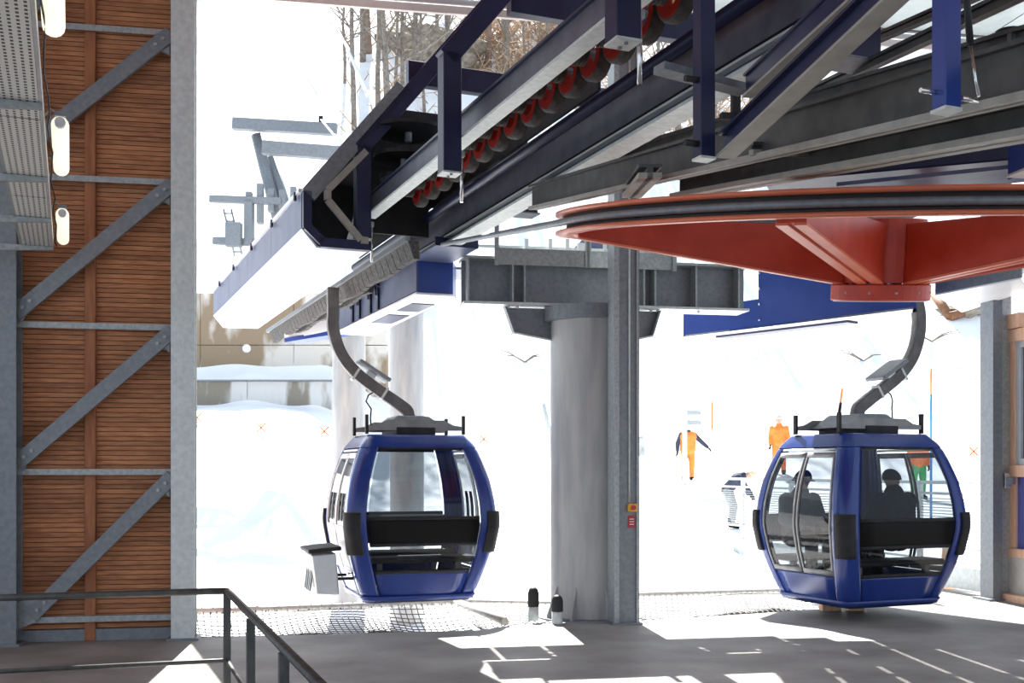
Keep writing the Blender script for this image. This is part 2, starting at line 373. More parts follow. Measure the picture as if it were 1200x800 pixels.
for k in (0, -1.35, -2.85, -4.7, -6.9):
    e = TE+TD*(k-.05)-V((0, 0, .004)); e0 = e+TN*.02; e1 = e-TN*.9
    MB().hexa([e0-TD*.025-V((0, 0, .03)), e1-TD*.025-V((0, 0, .10)), e1+TD*.025-V((0, 0, .10)), e0+TD*.025-V((0, 0, .03))], [e0-TD*.025, e1-TD*.025, e1+TD*.025, e0+TD*.025]).build('support_arm', 'galv', t)
MB().tube([TE+TD*k+TN*(.05+.012*math.sin(k*5))+V((0, 0, .02+.02*math.sin(k*3))) for k in [-i*.35 for i in range(24)]], .006, 5).build('cable', 'black', t)
for i, (px, py, lab) in enumerate(((63, 47, 'nearest bare fluorescent tube lamp, greenish white, at the top left corner'), (72, 208, 'middle fluorescent tube lamp beside the perforated cable tray'), (74, 288, 'farthest and smallest fluorescent tube lamp by the cable tray end'))):
    e = onz(px, py, 4.05); l = thing('fluorescent_lamp', lab, 'lamp', (e.x, e.y, 4.05), 0, 'tube lamps along the cable tray')
    c = e+V((0, 0, .06)); far = c; near = c-TD*1.22
    MB().tube([near, near+TD*.02, far-TD*.03, far], [.045, .057, .057, .045], 14).build('diffuser', 'tube_glow', l)
    MB().tube([near-TD*.05, near-TD*.0], .035, 10).build('end_cap', 'alu', l)
    MB().beam(near+V((0, 0, .055)), far+V((0, 0, .055)), .07, .03).build('back_plate', 'galv_dark', l)
    pr = (TE-near).dot(TN); q0 = near+TD*.1+V((0, 0, .08)); q1 = q0+TN*(pr-.0)+V((0, 0, -.03))
    MB().tube([q0, (q0+q1)/2+V((0, 0, .06)), q1], .007, 5).build('wire', 'galv', l)
    q0 = far-TD*.1+V((0, 0, .08)); q1 = q0+TN*(pr)+V((0, 0, -.03))
    MB().tube([q0, q1], .008, 5).build('bracket', 'galv_dark', l)

# ------------------------------------------------------------------ left conveyor housing
hs = thing('conveyor_housing', 'long angular blue and white housing where the left cabin track leaves the station', 'housing', dq(0, -.2, 4.16))
LH = 7.2
sec = [(-.66, 4.35), (-.66, 4.74), (.40, 6.03), (.62, 6.03), (.07, 4.17), (-.50, 4.16)]
def strip(qa, qb, t0, t1, th=.02, inward=(0, 0)):
    a0, a1, b0, b1 = dq(t0, *qa), dq(t1, *qa), dq(t0, *qb), dq(t1, *qb); n_ = (a1-a0).cross(b0-a0).normalized()*th
    return MB().hexa([a0, b0, b1, a1], [a0+n_, b0+n_, b1+n_, a1+n_])
for k in range(4):
    a, b = k*LH/4, (k+1)*LH/4-.015
    strip(sec[0], sec[1], a, b).build('side_panel', 'silver_blue', hs)
    strip(sec[1], sec[2], a, b, .03).build('roof_panel', 'grey_paint' if 0 else 'white_panel', hs)
for k in range(3):
    a, b = k*LH/3, (k+1)*LH/3-.012
    strip(sec[5], sec[0], a, b).build('chamfer_panel', 'white_panel', hs)
    strip(sec[4], sec[5], a, b).build('bottom_panel', 'white_panel', hs)
MB().beam(dq(-.0, -.665, 4.735), dq(LH, -.665, 4.735), .05, .04).build('gutter', 'alu', hs)
for k in (.2, 1.6, 3.1, 4.7, 6.2): MB().box(dq(k, -.69, 4.73), (.05, .03, .09), D).build('latch', 'navy', hs)
# grey end lip of the roof and blue end frame
a_, b_ = dq(-.05, -.60, 4.70), dq(-.05, .44, 5.97); MB().beam(a_, b_, .06, .17, 'c', D.cross(b_-a_)).build('roof_lip', 'galv_dark', hs)
def rim(p, q, tk, wd, m='navy', nm='end_frame'):
    a, b = dq(-.03, *p), dq(-.03, *q); MB().beam(a, b, .10, wd, 'c', D.cross(b-a)).build(nm, m, hs)
rim((-.61, 4.35), (-.61, 4.74), 0, .09); rim((-.61, 4.37), (-.45, 4.22), 0, .09); rim((-.47, 4.21), (.07, 4.21), 0, .10)
pts = [dq(-.09, *p) for p in ((.02, 5.22), (-.40, 4.76), (-.40, 4.66), (-.04, 4.26), (.04, 4.26))]
for a, b in zip(pts, pts[1:]): MB().beam(a, b, .05, .07, 'c', D.cross(b-a)).build('bent_bracket', 'girder_pale', hs)
MB().prism([dq(1.6, q, z) for q, z in ((-.63, 4.38), (-.63, 4.74), (.40, 5.98), (.62, 5.98), (.10, 4.2), (-.49, 4.19))], D*.02).build('dark_inside_sheet', 'plastic_grey', hs)  # dark sheet painting the shade inside the open housing end
# guide brushes hanging under the slot
for q0, ta, tb, lab in ((.30, -.7, 7.6, 'left of the track slot'), (.62, 1.6, 7.0, 'right of the track slot')):
    b = thing('brush_seal', 'grey bristle strip hanging along the cabin track, '+lab, 'brush', dq(ta, q0, 4.0), 0, None)
    MB().beam(dq(ta, q0, 4.16), dq(tb, q0, 4.16), .05, .05).build('carrier', 'galv_dark', b)
    n = int((tb-ta)/.22)
    for i in range(n):
        t0 = ta+i*.22; t1 = t0+.205; sg = -1 if q0 < .5 else 1
        a0, a1 = dq(t0, q0-.06*sg, 4.17), dq(t1, q0-.06*sg, 4.17); b0, b1 = dq(t0, q0+.10*sg*-1, 3.98+.015*math.sin(i)), dq(t1, q0+.10*sg*-1, 3.98+.015*math.sin(i+.6))
        MB().hexa([b0-N*.03, b1-N*.03, b1+N*.03, b0+N*.03], [a0-N*.06, a1-N*.06, a1+N*.06, a0+N*.06]).build('bristle_tuft', 'brush', b)
mc = thing('drive_casing', 'dark machinery casing behind the bent frame posts', 'machinery', dq(1, .8, 4.5))
MB().prism([dq(.6, q, z) for q, z in ((.12, 4.5), (.12, 5.3), (.62, 5.95), (2.2, 5.95), (2.2, 4.85), (.95, 4.85), (.95, 4.5))], D*.03).build('rear_plate', 'plastic_grey', mc)
MB().hexa([dq(-3.7, .985, 4.86), dq(4, .985, 4.86), dq(4, 1.01, 4.86), dq(-3.7, 1.01, 4.86)], [dq(-3.7, .985, 5.22), dq(4, .985, 5.22), dq(4, 1.01, 5.22), dq(-3.7, 1.01, 5.22)]).build('side_plate', 'plastic_grey', mc)
MB().prism([dq(.6, .0, 5.25), dq(.6, 1.15, 5.25), dq(7.4, 1.15, 5.25), dq(7.4, .0, 5.25)], (0, 0, .03)).build('slot_shade_plate', 'plastic_grey', mc)  # added plate above the slot, keeps sun streaks off the floor
for k, (q, z, r) in enumerate(((.55, 5.55, .42), (.5, 5.25, .34), (.45, 5.02, .22))):
    MB().lathe([(.05, -.02), (r, -.02), (r, .02), (.05, .02)], dq(.1, q, z), (0, 0, 1), 24, False).build('belt_disc', 'plastic_grey', mc); MB().tube([dq(.1, q, z-.12), dq(.1, q, z+.1)], .04, 8).build('disc_shaft', 'galv_dark', mc)
# knee frames
for i, (tt, lab) in enumerate(((0, 'blue bent steel frame at the near end of the white housing, post and sloping rafter'), (-2.89, 'middle blue bent frame with pale lit left flank and square foot'), (-5.98, 'nearest blue bent frame, only its foot hanging at the top edge'))):
    f = thing('support_frame', lab, 'frame', dq(tt, 0, 4.29), 0, 'blue bent frames carrying the conveyor')
    pm = MB(); pm.box(dq(tt, 0, 4.79), (.16, .16, 1.0), D); pm.build('post', 'navy', f, .006)
    a, b = dq(tt, -.02, 5.26), dq(tt, 1.5, 7.12); MB().beam(a-(b-a).normalized()*.03, b, .16, .17, 'c', D.cross(b-a)).build('rafter', 'navy', f, .006)
    MB().box(dq(tt, 0, 4.283), (.165, .165, .014), D).build('foot_plate', 'galv_pale', f)
    zt = 6.08 if i == 0 else 5.78
    MB().beam(dq(tt+.15, .55 if i == 0 else .6, zt), dq(tt+.15, 3.0, zt), .12, .26).build('tie_beam', 'navy', f, .005)
    MB().tube([dq(tt-.02, .10, 4.05), dq(tt-.02, .10, 4.42)], .014, 8).build('hanger_bolt', 'chrome', f)
    MB().box(dq(tt, .09, 4.45), (.12, .05, .05), D).build('clamp', 'galv', f)
    for k in (-.04, .04): MB().lathe([(0, -.012), (.012, -.012), (.012, 0), (0, 0)], dq(tt+k, .02*k, 4.276), (0, 0, 1), 8, False).build('bolt', 'galv_dark', f)
    if i == 1:
        c = dq(tt+.15, 1.25, zt); MB().tube([c, c-V((0, 0, .14))], .02, 8).build('hanging_rod', 'rubber', f); MB().box(c-V((0, 0, .16)), (.2, .12, .04), D).build('hanging_bracket', 'rubber', f)
# upper conveyor beam
ub = thing('conveyor_beam', 'upper grey-blue steel channel beam running behind the bent frames above the tyres', 'beam', dq(-4, .17, 4.58))
MB().beam(dq(-9, .19, 4.60), dq(.25, .19, 4.60), .03, .24).build('web', 'navy_steel', ub)
MB().beam(dq(-9, .15, 4.58), dq(.25, .15, 4.58), .13, .022).build('lower_flange', 'galv_pale', ub)  # paler than the web, paints the light on the beam's underside
MB().beam(dq(-9, .21, 4.84), dq(.25, .21, 4.84), .13, .02).build('upper_flange', 'navy', ub)
# main guide beam
mb = thing('guide_beam', 'long lower blue-grey guide beam crossing the picture above the red wheel', 'beam', dq(-3, 1.12, 4.38))
MB().beam(dq(-9, 1.10, 4.40), dq(4, 1.10, 4.40), .04, .42).build('web', 'navy_steel', mb)
MB().beam(dq(-9, 1.12, 4.36), dq(4, 1.12, 4.36), .20, .025).build('lower_flange', 'galv_pale', mb)  # pale colour paints the flange as lit from below
MB().beam(dq(-9, 1.04, 4.43), dq(4, 1.04, 4.43), .06, .018).build('flange_stripe', 'alu', mb)  # bright stripe paints the lit line along the beam's lower edge
MB().beam(dq(-9, 1.045, 4.465), dq(4, 1.045, 4.465), .04, .012).build('flange_stripe', 'black', mb)
MB().beam(dq(-9, 1.10, 4.82), dq(4, 1.10, 4.82), .16, .025).build('upper_flange', 'navy', mb)
MB().tube([dq(-6.2, .93, 4.72), dq(4, .93, 4.72)], .055, 10).build('guide_tube', 'navy', mb)
for px, y0, y1 in ((735, 172, 210), (626, 232, 252), (1020, 30, 78)):
    k = (px-CX)/F; bq = L0+N*1.72; tt = (bq.x-k*bq.y)/(k*D.y-D.x); e = dq(tt, 1.72, 0); zb = EYE+(HZ-y1)/F*e.y; zt = EYE+(HZ-y0)/F*e.y
    o = MB().hexa([dq(tt-.1, 1.2, zb), dq(tt-.1, 1.72, zb), dq(tt+.1, 1.72, zb), dq(tt+.1, 1.2, zb)], [dq(tt-.1, 1.2, zt), dq(tt-.1, 1.72, zt), dq(tt+.1, 1.72, zt), dq(tt+.1, 1.2, zt)]).build('bracket', 'navy', mb, .004)
    MB().beam(dq(tt, 1.2, zb-.015), dq(tt, 1.74, zb-.015), .25, .014).build('bracket_flange', 'galv_dark', o)
# drive tyres
def tyre_meshes():
    ax = N; z = V((0, 0, 0))
    ty = MB().lathe([(.16, -.05), (.188, -.05), (.20, -.03), (.20, .03), (.188, .05), (.16, .05)], z, ax, 24).mesh('tyre', 'tire')
    rm = MB().lathe([(.115, .03), (.172, .03), (.172, -.056), (.115, -.056), (.115, .03)], z, ax, 24, False).mesh('rim', 'rail_red')
    prof = [(.03, -.30)]
    for k in range(7): h = -.29+k*.03; prof += [(.105, h), (.105, h+.012), (.088, h+.018)]
    prof += [(.03, -.075)]
    pu = MB().lathe(prof, z, ax, 20, False).mesh('belt_pulley', 'tire')
    sh = MB().tube([ax*-.33, ax*.08], .022, 8).mesh('shaft', 'galv_dark'); return ty, rm, pu, sh
TM = tyre_meshes(); ORD = ['first', 'second', 'third', 'fourth', 'fifth', 'sixth', 'seventh', 'eighth', 'ninth', 'tenth', 'eleventh', 'twelfth', 'thirteenth', 'fourteenth', 'fifteenth']
for i in range(15):
    tt = -5.55+i*.385; c = dq(tt, .62, 4.86)
    t = thing('drive_roller', '%s black roller with red rim, counting down from the top picture edge' % ORD[i], 'roller', c, 0, 'drive tyres between the two conveyor beams')
    for nm, me in zip(('tyre_ring', 'rim', 'belt_pulley', 'shaft'), TM):
        o = bpy.data.objects.new(nm, me); col.objects.link(o); o.parent = t
# ------------------------------------------------------------------ lower blue conveyor box beside the slot
cb = thing('guide_box', 'silver and blue box section beside the cabin slot with open end plate', 'box', dq(1.2, 1.3, 3.95))
MB().box(dq(3.35, .995, 4.17), (4.3, .02, .40), D).build('side_panel', 'silver_blue', cb)
MB().box(dq(1.22, 1.23, 4.165), (.02, .46, .41), D).build('end_plate', 'blue', cb)
MB().hexa([dq(1.23, 1.46, 3.96), dq(1.55, 1.62, 3.96), dq(5.5, 1.62, 3.96), dq(5.5, 1.46, 3.96)], [dq(1.23, 1.46, 4.37), dq(1.55, 1.62, 4.37), dq(5.5, 1.62, 4.37), dq(5.5, 1.46, 4.37)]).build('chamfered_flank', 'blue', cb)
MB().hexa([dq(1.2, .98, 3.93), dq(1.2, 1.48, 3.93), dq(5.5, 1.6, 3.93), dq(5.5, .98, 3.93)], [dq(1.2, .98, 3.955), dq(1.2, 1.48, 3.955), dq(5.5, 1.6, 3.955), dq(5.5, .98, 3.955)]).build('bottom_panel', 'white_panel', cb)
MB().hexa([dq(.25, .92, 4.34), dq(.25, 1.42, 4.34), dq(5.5, 1.5, 4.34), dq(5.5, .92, 4.34)], [dq(.25, .92, 4.36), dq(.25, 1.42, 4.36), dq(5.5, 1.5, 4.36), dq(5.5, .92, 4.36)]).build('top_plate', 'silver_blue', cb)
MB().box(dq(.25, 1.17, 4.39), (.03, .52, .10), D).build('front_lip', 'navy', cb)
for a, b in ((1.9, 2.6), (3.0, 3.9)): MB().box(dq((a+b)/2, 1.30, 3.926), (b-a, .3, .014), D).build('recess_shade', 'navy', cb)  # navy plates, the shade of recesses in the underside put into colour
for k in (2.9, 3.3, 3.9, 4.3):
    m = MB(); m.box(dq(k, .97, 4.12), (.09, .03, .30), D); m.box(dq(k, .95, 4.30), (.16, .05, .02), D); m.tube([dq(k, .94, 4.16), dq(k, .94, 4.36)], .014, 6); m.build('toggle_clamp', 'navy', cb)
m = MB(); m.hexa([dq(5.5, .98, 3.93), dq(5.5, 1.3, 3.93), dq(6.3, .7, 3.86), dq(6.3, .35, 3.86)], [dq(5.5, .98, 4.0), dq(5.5, 1.3, 4.0), dq(6.3, .7, 3.93), dq(6.3, .35, 3.93)]); m.build('flared_tip', 'blue', cb)
m = MB(); m.hexa([dq(5.4, .98, 4.0), dq(5.4, 1.0, 4.0), dq(6.35, .38, 3.9), dq(6.35, .36, 3.9)], [dq(5.4, .98, 4.3), dq(5.4, 1.0, 4.3), dq(6.35, .38, 4.12), dq(6.35, .36, 4.12)]); m.build('flared_wing', 'white_panel', cb)

# ------------------------------------------------------------------ bullwheel
WC = V(((1035-600)/F*8.3, 8.3, 3.56)); TL = math.radians(9.5); WN = V((0, -math.sin(TL), math.cos(TL))); WR = 2.45
WX = V((1, 0, 0)); WY = WN.cross(WX)
def onw(px, py, h): return onplane(px, py, WC+WN*h, WN)
bw = thing('bullwheel', 'huge red bullwheel lying almost flat overhead with black grooved rim', 'wheel', WC)
def rimprof(pr): return MB().lathe(pr, WC, WN, 96, True, True)
rimprof([(WR-.16, 0), (WR, 0), (WR, .018), (WR-.06, .03), (WR-.16, .03)]).build('lower_flange', 'red_lit', bw)  # rim flanges carry the painted-in lit tone
rimprof([(WR-.16, .125), (WR-.06, .125), (WR, .135), (WR, .155), (WR-.16, .155)]).build('upper_flange', 'red_lit', bw)
rimprof([(WR-.17, .02), (WR-.06, .025), (WR-.08, .05), (WR-.085, .09), (WR-.06, .13), (WR-.17, .13)]).build('rope_liner', 'rubber', bw)
rimprof([(WR-.19, .005), (WR-.165, .005), (WR-.165, .155), (WR-.19, .155)]).build('inner_ring', 'red', bw)
for k in range(6):
    a = math.radians(k*60-1); dr = WX*math.cos(a)+WY*math.sin(a); sd_ = WN.cross(dr)
    r0, r1 = .30, WR-.17
    A = [WC+dr*r0-WN*.36, WC+dr*r1-WN*.02, WC+dr*r1+WN*.12, WC+dr*r0+WN*.06]
    sp = MB().prism([p-sd_*.09 for p in A], sd_*.18).build('spoke', 'red', bw, .004)
    for s_ in (-1, 1): MB().beam(WC+dr*r0-WN*.375+sd_*s_*.055, WC+dr*r1-WN*.035+sd_*s_*.055, .075, .016, 'b', WN).build('spoke_flange', 'red_lit', sp)
MB().lathe([(0, -.36), (.31, -.36), (.31, .10), (0, .10)], WC, WN, 32, False).build('hub', 'red', bw)
MB().lathe([(0, -.49), (.36, -.49), (.36, -.37), (0, -.37)], WC, WN, 40, False).build('hub_ring', 'red', bw, .008)
MB().lathe([(0, -.497), (.34, -.497), (.34, -.488), (0, -.488)], WC, WN, 40, False).build('hub_cover', 'white_panel', bw)
for k in range(12):
    a = k*math.pi/6; c = WC+(WX*math.cos(a)+WY*math.sin(a))*.355-WN*.43; MB().sphere(c, .013, 6, 4).build('bolt', 'galv', bw)
# haul rope leaving the wheel to the left
pr1 = onw(690, 251, .075); pr2 = onw(545, 279, .075)
ang0 = math.atan2((pr1-WC).dot(WY), (pr1-WC).dot(WX)); rpts = []
dirr = (pr2-pr1).normalized(); perp = math.atan2(-dirr.dot(WX), dirr.dot(WY))
base = math.atan2(dirr.dot(WY), dirr.dot(WX))+math.pi/2
best = min((base, base+math.pi), key=lambda a: ((WC+(WX*math.cos(a)+WY*math.sin(a))*WR)-pr1).length)
for i in range(40):
    a = best+i*math.radians(4.5); rpts.append(WC+(WX*math.cos(a)+WY*math.sin(a))*(WR-.055)+WN*.075)
rope = [rpts[0]+dirr*6.0, rpts[0]+dirr*3, rpts[0]+dirr*.2]+rpts
tag(MB().tube(rope, .026, 8).build('haul_rope', 'galv_dark'), 'dark steel haul rope running off the red wheel to the left', 'rope')

# ------------------------------------------------------------------ grey girders above the wheel
def girder(label, x0, y0, x1, y1, h, hh, wd, pale=True, web='girder_grey', ext=0):
    a, b = onw(x0, y0, h), onw(x1, y1, h); d = (b-a); a = a-d*.0; b = b+d*ext
    t = thing('overhead_girder', label, 'girder', (a+b)/2, 0, 'grey girders above the red wheel')
    MB().beam(a, b, wd*.25, hh, 'b', WN).build('web', web, t)
    MB().beam(a, b, wd, .03, 'b', WN).build('lower_flange', 'girder_pale' if pale else web, t)  # pale flange has the floor's bounced light painted on the underside
    MB().beam(a+WN*hh, b+WN*hh, wd, .02, 'b', WN).build('upper_flange', web, t)
    return t
g1 = girder('longest grey overhead girder with pale underside, just above the red wheel', 625, 246, 1200, 119, .30, .20, .10, True, ext=.25)
g2 = girder('deep dark grey girder with joint plates above the pale-edged one', 640, 224, 1200, 85, .62, .19, .08, False, ext=.25)
g3 = girder('pale grey girder running just over the wheel rim at right', 800, 232, 1200, 163, .22, .12, .20, True, ext=.25)
g4 = girder('thin pale-edged girder branching off toward the right edge', 965, 173, 1200, 150, .34, .14, .06, True, ext=.25)
g5 = girder('slim upper angle bar crossing the bright gap at upper right', 880, 147, 1190, 3, .95, .05, .06, False, ext=.2)
g6 = girder('second slim bar above the deep girder at the top right', 1012, 57, 1112, 14, 1.25, .04, .06, False, ext=.5)
g7 = girder('short grey cross strut linking two girders over the wheel', 880, 182, 1040, 187, .32, .05, .05, True)
g8 = girder('stubby pale strut under the long girder near the rim', 762, 208, 740, 232, .26, .06, .14, True)
for px, py in ((780, 192), (980, 143), (1185, 90)):
    p = onw(px, py, .62); MB().box(p+WN*.10-V((0, .05, 0)), (.09, .03, .17), NB).build('joint_plate', 'grey_paint', g2)
for px, py in ((905, 155), (862, 128)):
    m = MB(); p = onw(px, py, .72); m.box(p, (.05, .05, .22), NB); m.box(p-V((0, 0, .05)), (.2, .05, .04), NB); m.build('clamp', 'rubber', g2)
# blue housing bits over the wheel at right
t = thing('drive_housing', 'dark blue machine housing behind the girders above the wheel at right', 'housing', onz(1100, 215, 4.2))
a = onz(900, 222, 4.15); b = onz(1260, 190, 4.15)
MB().beam(a, b, .5, .5).build('casing', 'navy', t, .01)
a = onz(985, 226, 3.98); b = onz(1250, 200, 3.98); MB().beam(a, b, .45, .03).build('base_tray', 'silver_blue', t)
for px in (1106, 1118, 1128, 1139): 
    p = onz(px, 189, 4.35)-MB_*.3; MB().lathe([(0, -.03), (.025, -.03), (.025, .03), (0, .03)], p, D, 10, False).build('bolt', 'galv', t)
t = thing('motor_box', 'small square blue box at the right edge above the wheel', 'box', onz(1200, 200, 4.0)); MB().box(onz(1210, 188, 4.0)+V((0, 0, .0)), (.26, .2, .24), NB).build('casing', 'blue', t, .006)
MB().box(onz(1210, 203, 3.86)+V((0, 0, 0)), (.26, .22, .015), NB).build('lower_edge', 'galv_pale', t)

# ------------------------------------------------------------------ hanging arms (top right)
Y4 = 5.6; p4 = at(825, 185, Y4)
ha = thing('hanging_arm', 'slim blue hanging post at top centre joined to two sloping channel beams', 'arm', p4, 0, 'blue hanging maintenance arms')
MB().box(p4+V((0, 0, .75)), (.08, .085, 1.5), D).build('post', 'navy', ha, .004)
MB().box(p4+V((0, 0, -.006)), (.085, .09, .012), D).build('foot_plate', 'galv_pale', ha)
def arm_rafter(px0, py0, px1, py1, Ya, Yb, nm, wd, hh):
    a, b = at(px0, py0, Ya), at(px1, py1, Yb); u = V((0, 0, 1))
    if u.z < 0: u = -u
    b = b+(b-a)*.3
    o = MB().beam(a, b, .02, hh, 'b', u).build(nm, 'navy', ha)
    MB().beam(a-u*.012, b-u*.012, wd, .014, 'b', u).build('lower_flange', 'girder_pale', o); MB().beam(a+u*hh, b+u*hh, wd*.8, .014, 'b', u).build('upper_flange', 'navy', o)
arm_rafter(850, 183, 1047, 0, 5.6, 4.25, 'sloping_beam', .10, .10)
arm_rafter(876, 112, 1000, 0, 5.85, 4.7, 'sloping_beam', .06, .10)
a, b = at(772, 84, 5.7), at(872, 110, 5.95); MB().beam(a, b, .10, .04).build('cross_plate', 'galv_dark', ha)
for py in (93, 168):
    c = at(813, py, Y4-.03); MB().tube([c-N*.05, c+N*.04], .017, 8).build('pin', 'rubber', ha)
Y5 = 4.0; p5 = at(1109, 128, Y5)
hb = thing('hanging_arm', 'wider bright blue hanging post at top right with chrome pins and gas strut', 'arm', p5, 0, 'blue hanging maintenance arms')
MB().box(p5+V((0, 0, .6)), (.07, .075, 1.2), D).build('post', 'blue', hb, .004)
MB().box(p5+V((0, 0, -.006)), (.075, .08, .012), D).build('foot_plate', 'galv_pale', hb)
c = at(1094, 108, Y5); MB().tube([c-N*.06, c+N*.02], .009, 10).build('pin', 'chrome', hb)
c = at(1127, 115, Y5); MB().tube([c, c+N*.075], .009, 10).build('pin', 'chrome', hb)
e = at(1147, 113, Y5+.05); m_ = at(1137, 52, Y5+.08); u_ = at(1128, -60, Y5+.12)
MB().tube([e, m_], .006, 8).build('strut_rod', 'chrome', hb); MB().tube([m_, u_], .013, 10).build('strut_cylinder', 'rubber', hb)
# pulley on top right
t = thing('guide_pulley', 'small dark pulley on a stem at the top right', 'pulley', at(1182, 60, 6.6)); c = at(1182, 42, 6.6)
MB().lathe([(0, -.03), (.075, -.03), (.06, 0), (.075, .03), (0, .03)], c, (0, 0, 1), 20, False).build('pulley_disc', 'rubber', t); MB().tube([c-V((0, 0, .18)), c], .03, 10).build('stem', 'plastic_grey', t)

# ------------------------------------------------------------------ pillar, crossbeam, post
PY = 13.62; PX = (690-600)/F*PY; pc = V((PX, PY, 0))
t = thing('support_pillar', 'thick round grey pillar carrying the crossbeam in the centre', 'pillar', pc)
MB().lathe([(.47, 0), (.47, 3.6)], pc, (0, 0, 1), 40).build('shaft', 'pillar_grey', t)
for a in (-2.6, -2.0, -1.2, -.6): 
    dr = V((math.cos(a), math.sin(a), 0)); MB().prism([pc+dr*.46, pc+dr*.62, pc+dr*.62+V((0, 0, .05)), pc+dr*.46+V((0, 0, .42))], V((-dr.y, dr.x, 0))*.02).build('base_rib', 'pillar_grey', t)
MB().lathe([(0, .0), (.66, 0), (.66, .02), (0, .02)], pc, (0, 0, 1), 40, False).build('base_plate', 'galv_dark', t)
cbm = thing('crossbeam', 'heavy dark steel crossbeam with stiffener ribs on top of the central pillar', 'beam', V((PX, PY, 3.6)))
a0 = V((-.58, 13.28, 3.79)); a1 = a0+NB*3.62
CXm = a0+NB*1.52+MB_*.12
for off in (0,): 
    MB().beam(a0+MB_*.2, a1+MB_*.2, .03, .56).build('web', 'galv_dark', cbm)
    MB().beam(a0+MB_*.2, a1+MB_*.2, .42, .03).build('lower_flange', 'galv_pale', cbm); MB().beam(a0+MB_*.2+V((0, 0, .545)), a1+MB_*.2+V((0, 0, .545)), .42, .03).build('upper_flange', 'galv', cbm)
for px in (549, 601, 615, 755, 768, 816, 866):
    k = onplane(px, 335, a0, MB_); s_ = (k-a0).dot(NB); c = a0+NB*s_+MB_*.09+V((0, 0, .287)); MB().box(c, (.022, .19, .51), NB).build('stiffener', 'galv', cbm)
for sg, pa, pb in ((-1, 590, 660), (1, 772, 715)):
    pA = onplane(pa, 362, a0+MB_*.15, MB_); pB = onplane(pb, 362, a0+MB_*.15, MB_)
    poly = [V((pA.x, pA.y, 3.775)), V((pB.x, pB.y, 3.775)), V((pB.x, pB.y, 3.36)), V(((pA*.85+pB*.15).x, (pA*.85+pB*.15).y, 3.47))]
    MB().prism(poly, MB_*.03).build('gusset', 'galv_dark', cbm); MB().beam(poly[3]-V((0, 0, .02))+MB_*.02, poly[2]-V((0, 0, .02))+MB_*.02, .22, .02).build('gusset_flange', 'galv_pale', cbm)
    MB().prism([poly[0]-MB_*.1, poly[0]+NB*.025*-sg-MB_*.1, poly[3]+NB*.025*-sg-MB_*.1, poly[3]-MB_*.1], MB_*.1).build('gusset_rib', 'galv_dark', cbm)
MB().lathe([(.0, 3.6), (.55, 3.6), (.55, 3.77), (0, 3.77)], pc, (0, 0, 1), 40, False).build('pillar_cap', 'galv_dark', cbm)
for px in (596, 606, 772, 764, 820): 
    k = onplane(px, 364, a0, MB_); MB().lathe([(0, -.03), (.018, -.03), (.018, .0), (0, 0)], V((k.x, k.y+.1, 3.79)), (0, 0, 1), 6, False).build('bolt', 'galv_pale', cbm)
# steel post in front of the pillar
sp0 = V(((731-600)/F*13.0, 13.0, 0))
t = thing('steel_column', 'galvanised square post in front of the round pillar with an alarm button', 'column', sp0)
m = MB(); m.box(sp0+V((.03, 0, 3.6)), (.25, .22, 7.2), NB); m.build('profile', 'galv_dark', t, .004)
MB().box(sp0+NB*-.125+V((0, -.0, 3.6)), (.06, .28, 7.2), NB).build('edge_flange', 'galv', t)
MB().box(sp0+NB*.125+V((0, 0, 3.6)), (.02, .28, 7.2), NB).build('edge_flange', 'galv', t)
MB().box(sp0+V((0, 0, .012)), (.36, .34, .024), NB).build('base_plate', 'galv_dark', t)
cp = sp0+NB*.03-MB_*.125
MB().tube([cp+V((0, 0, 1.42)), cp+V((0, 0, 7.1))], .012, 6).build('conduit', 'galv_pale', t)
ab = thing('alarm_box', 'small yellow alarm button box on the square post', 'alarm', cp+V((.03, 0, 1.3)))
bx = cp+NB*.03+V((0, 0, 1.36)); MB().box(bx-MB_*.02, (.10, .08, .09), NB).build('casing', 'yellow', ab, .006)
MB().lathe([(0, 0), (.028, 0), (.028, .03), (0, .03)], bx-MB_*.06, -MB_, 16, False).build('push_button', 'alarm_red', ab)
sg_ = thing('alarm_sign', 'tiny dark red plate with pale print under the yellow alarm box', 'sign', bx-V((0, 0, .15)))
sc_ = bx+MB_*.005-V((0, 0, .165)); MB().box(sc_, (.085, .01, .14), NB).build('plate', 'alarm_red', sg_)
for k in range(3): MB().box(sc_-MB_*.007+V((0, 0, .03-.03*k)), (.055, .004, .008), NB).build('print_line', 'sign_white', sg_)
# bollards
for px, py, hh, lab in ((625, 727, .40, 'left grey bollard with black rubber cap beside the pillar'), (653, 730, .33, 'right bollard with black rubber cap in front of the pillar foot')):
    p = onz(px, py, 0); t = thing('bollard', lab, 'bollard', p, 0, 'two bollards at the pillar foot')
    MB().lathe([(.065, 0), (.065, hh*.5), (.0, hh*.5)], p, (0, 0, 1), 18).build('tube', 'galv_pale', t)
    MB().lathe([(.068, hh*.42), (.068, hh*.8), (.055, hh*.93), (.03, hh), (0, hh)], p, (0, 0, 1), 18).build('cap', 'rubber', t)

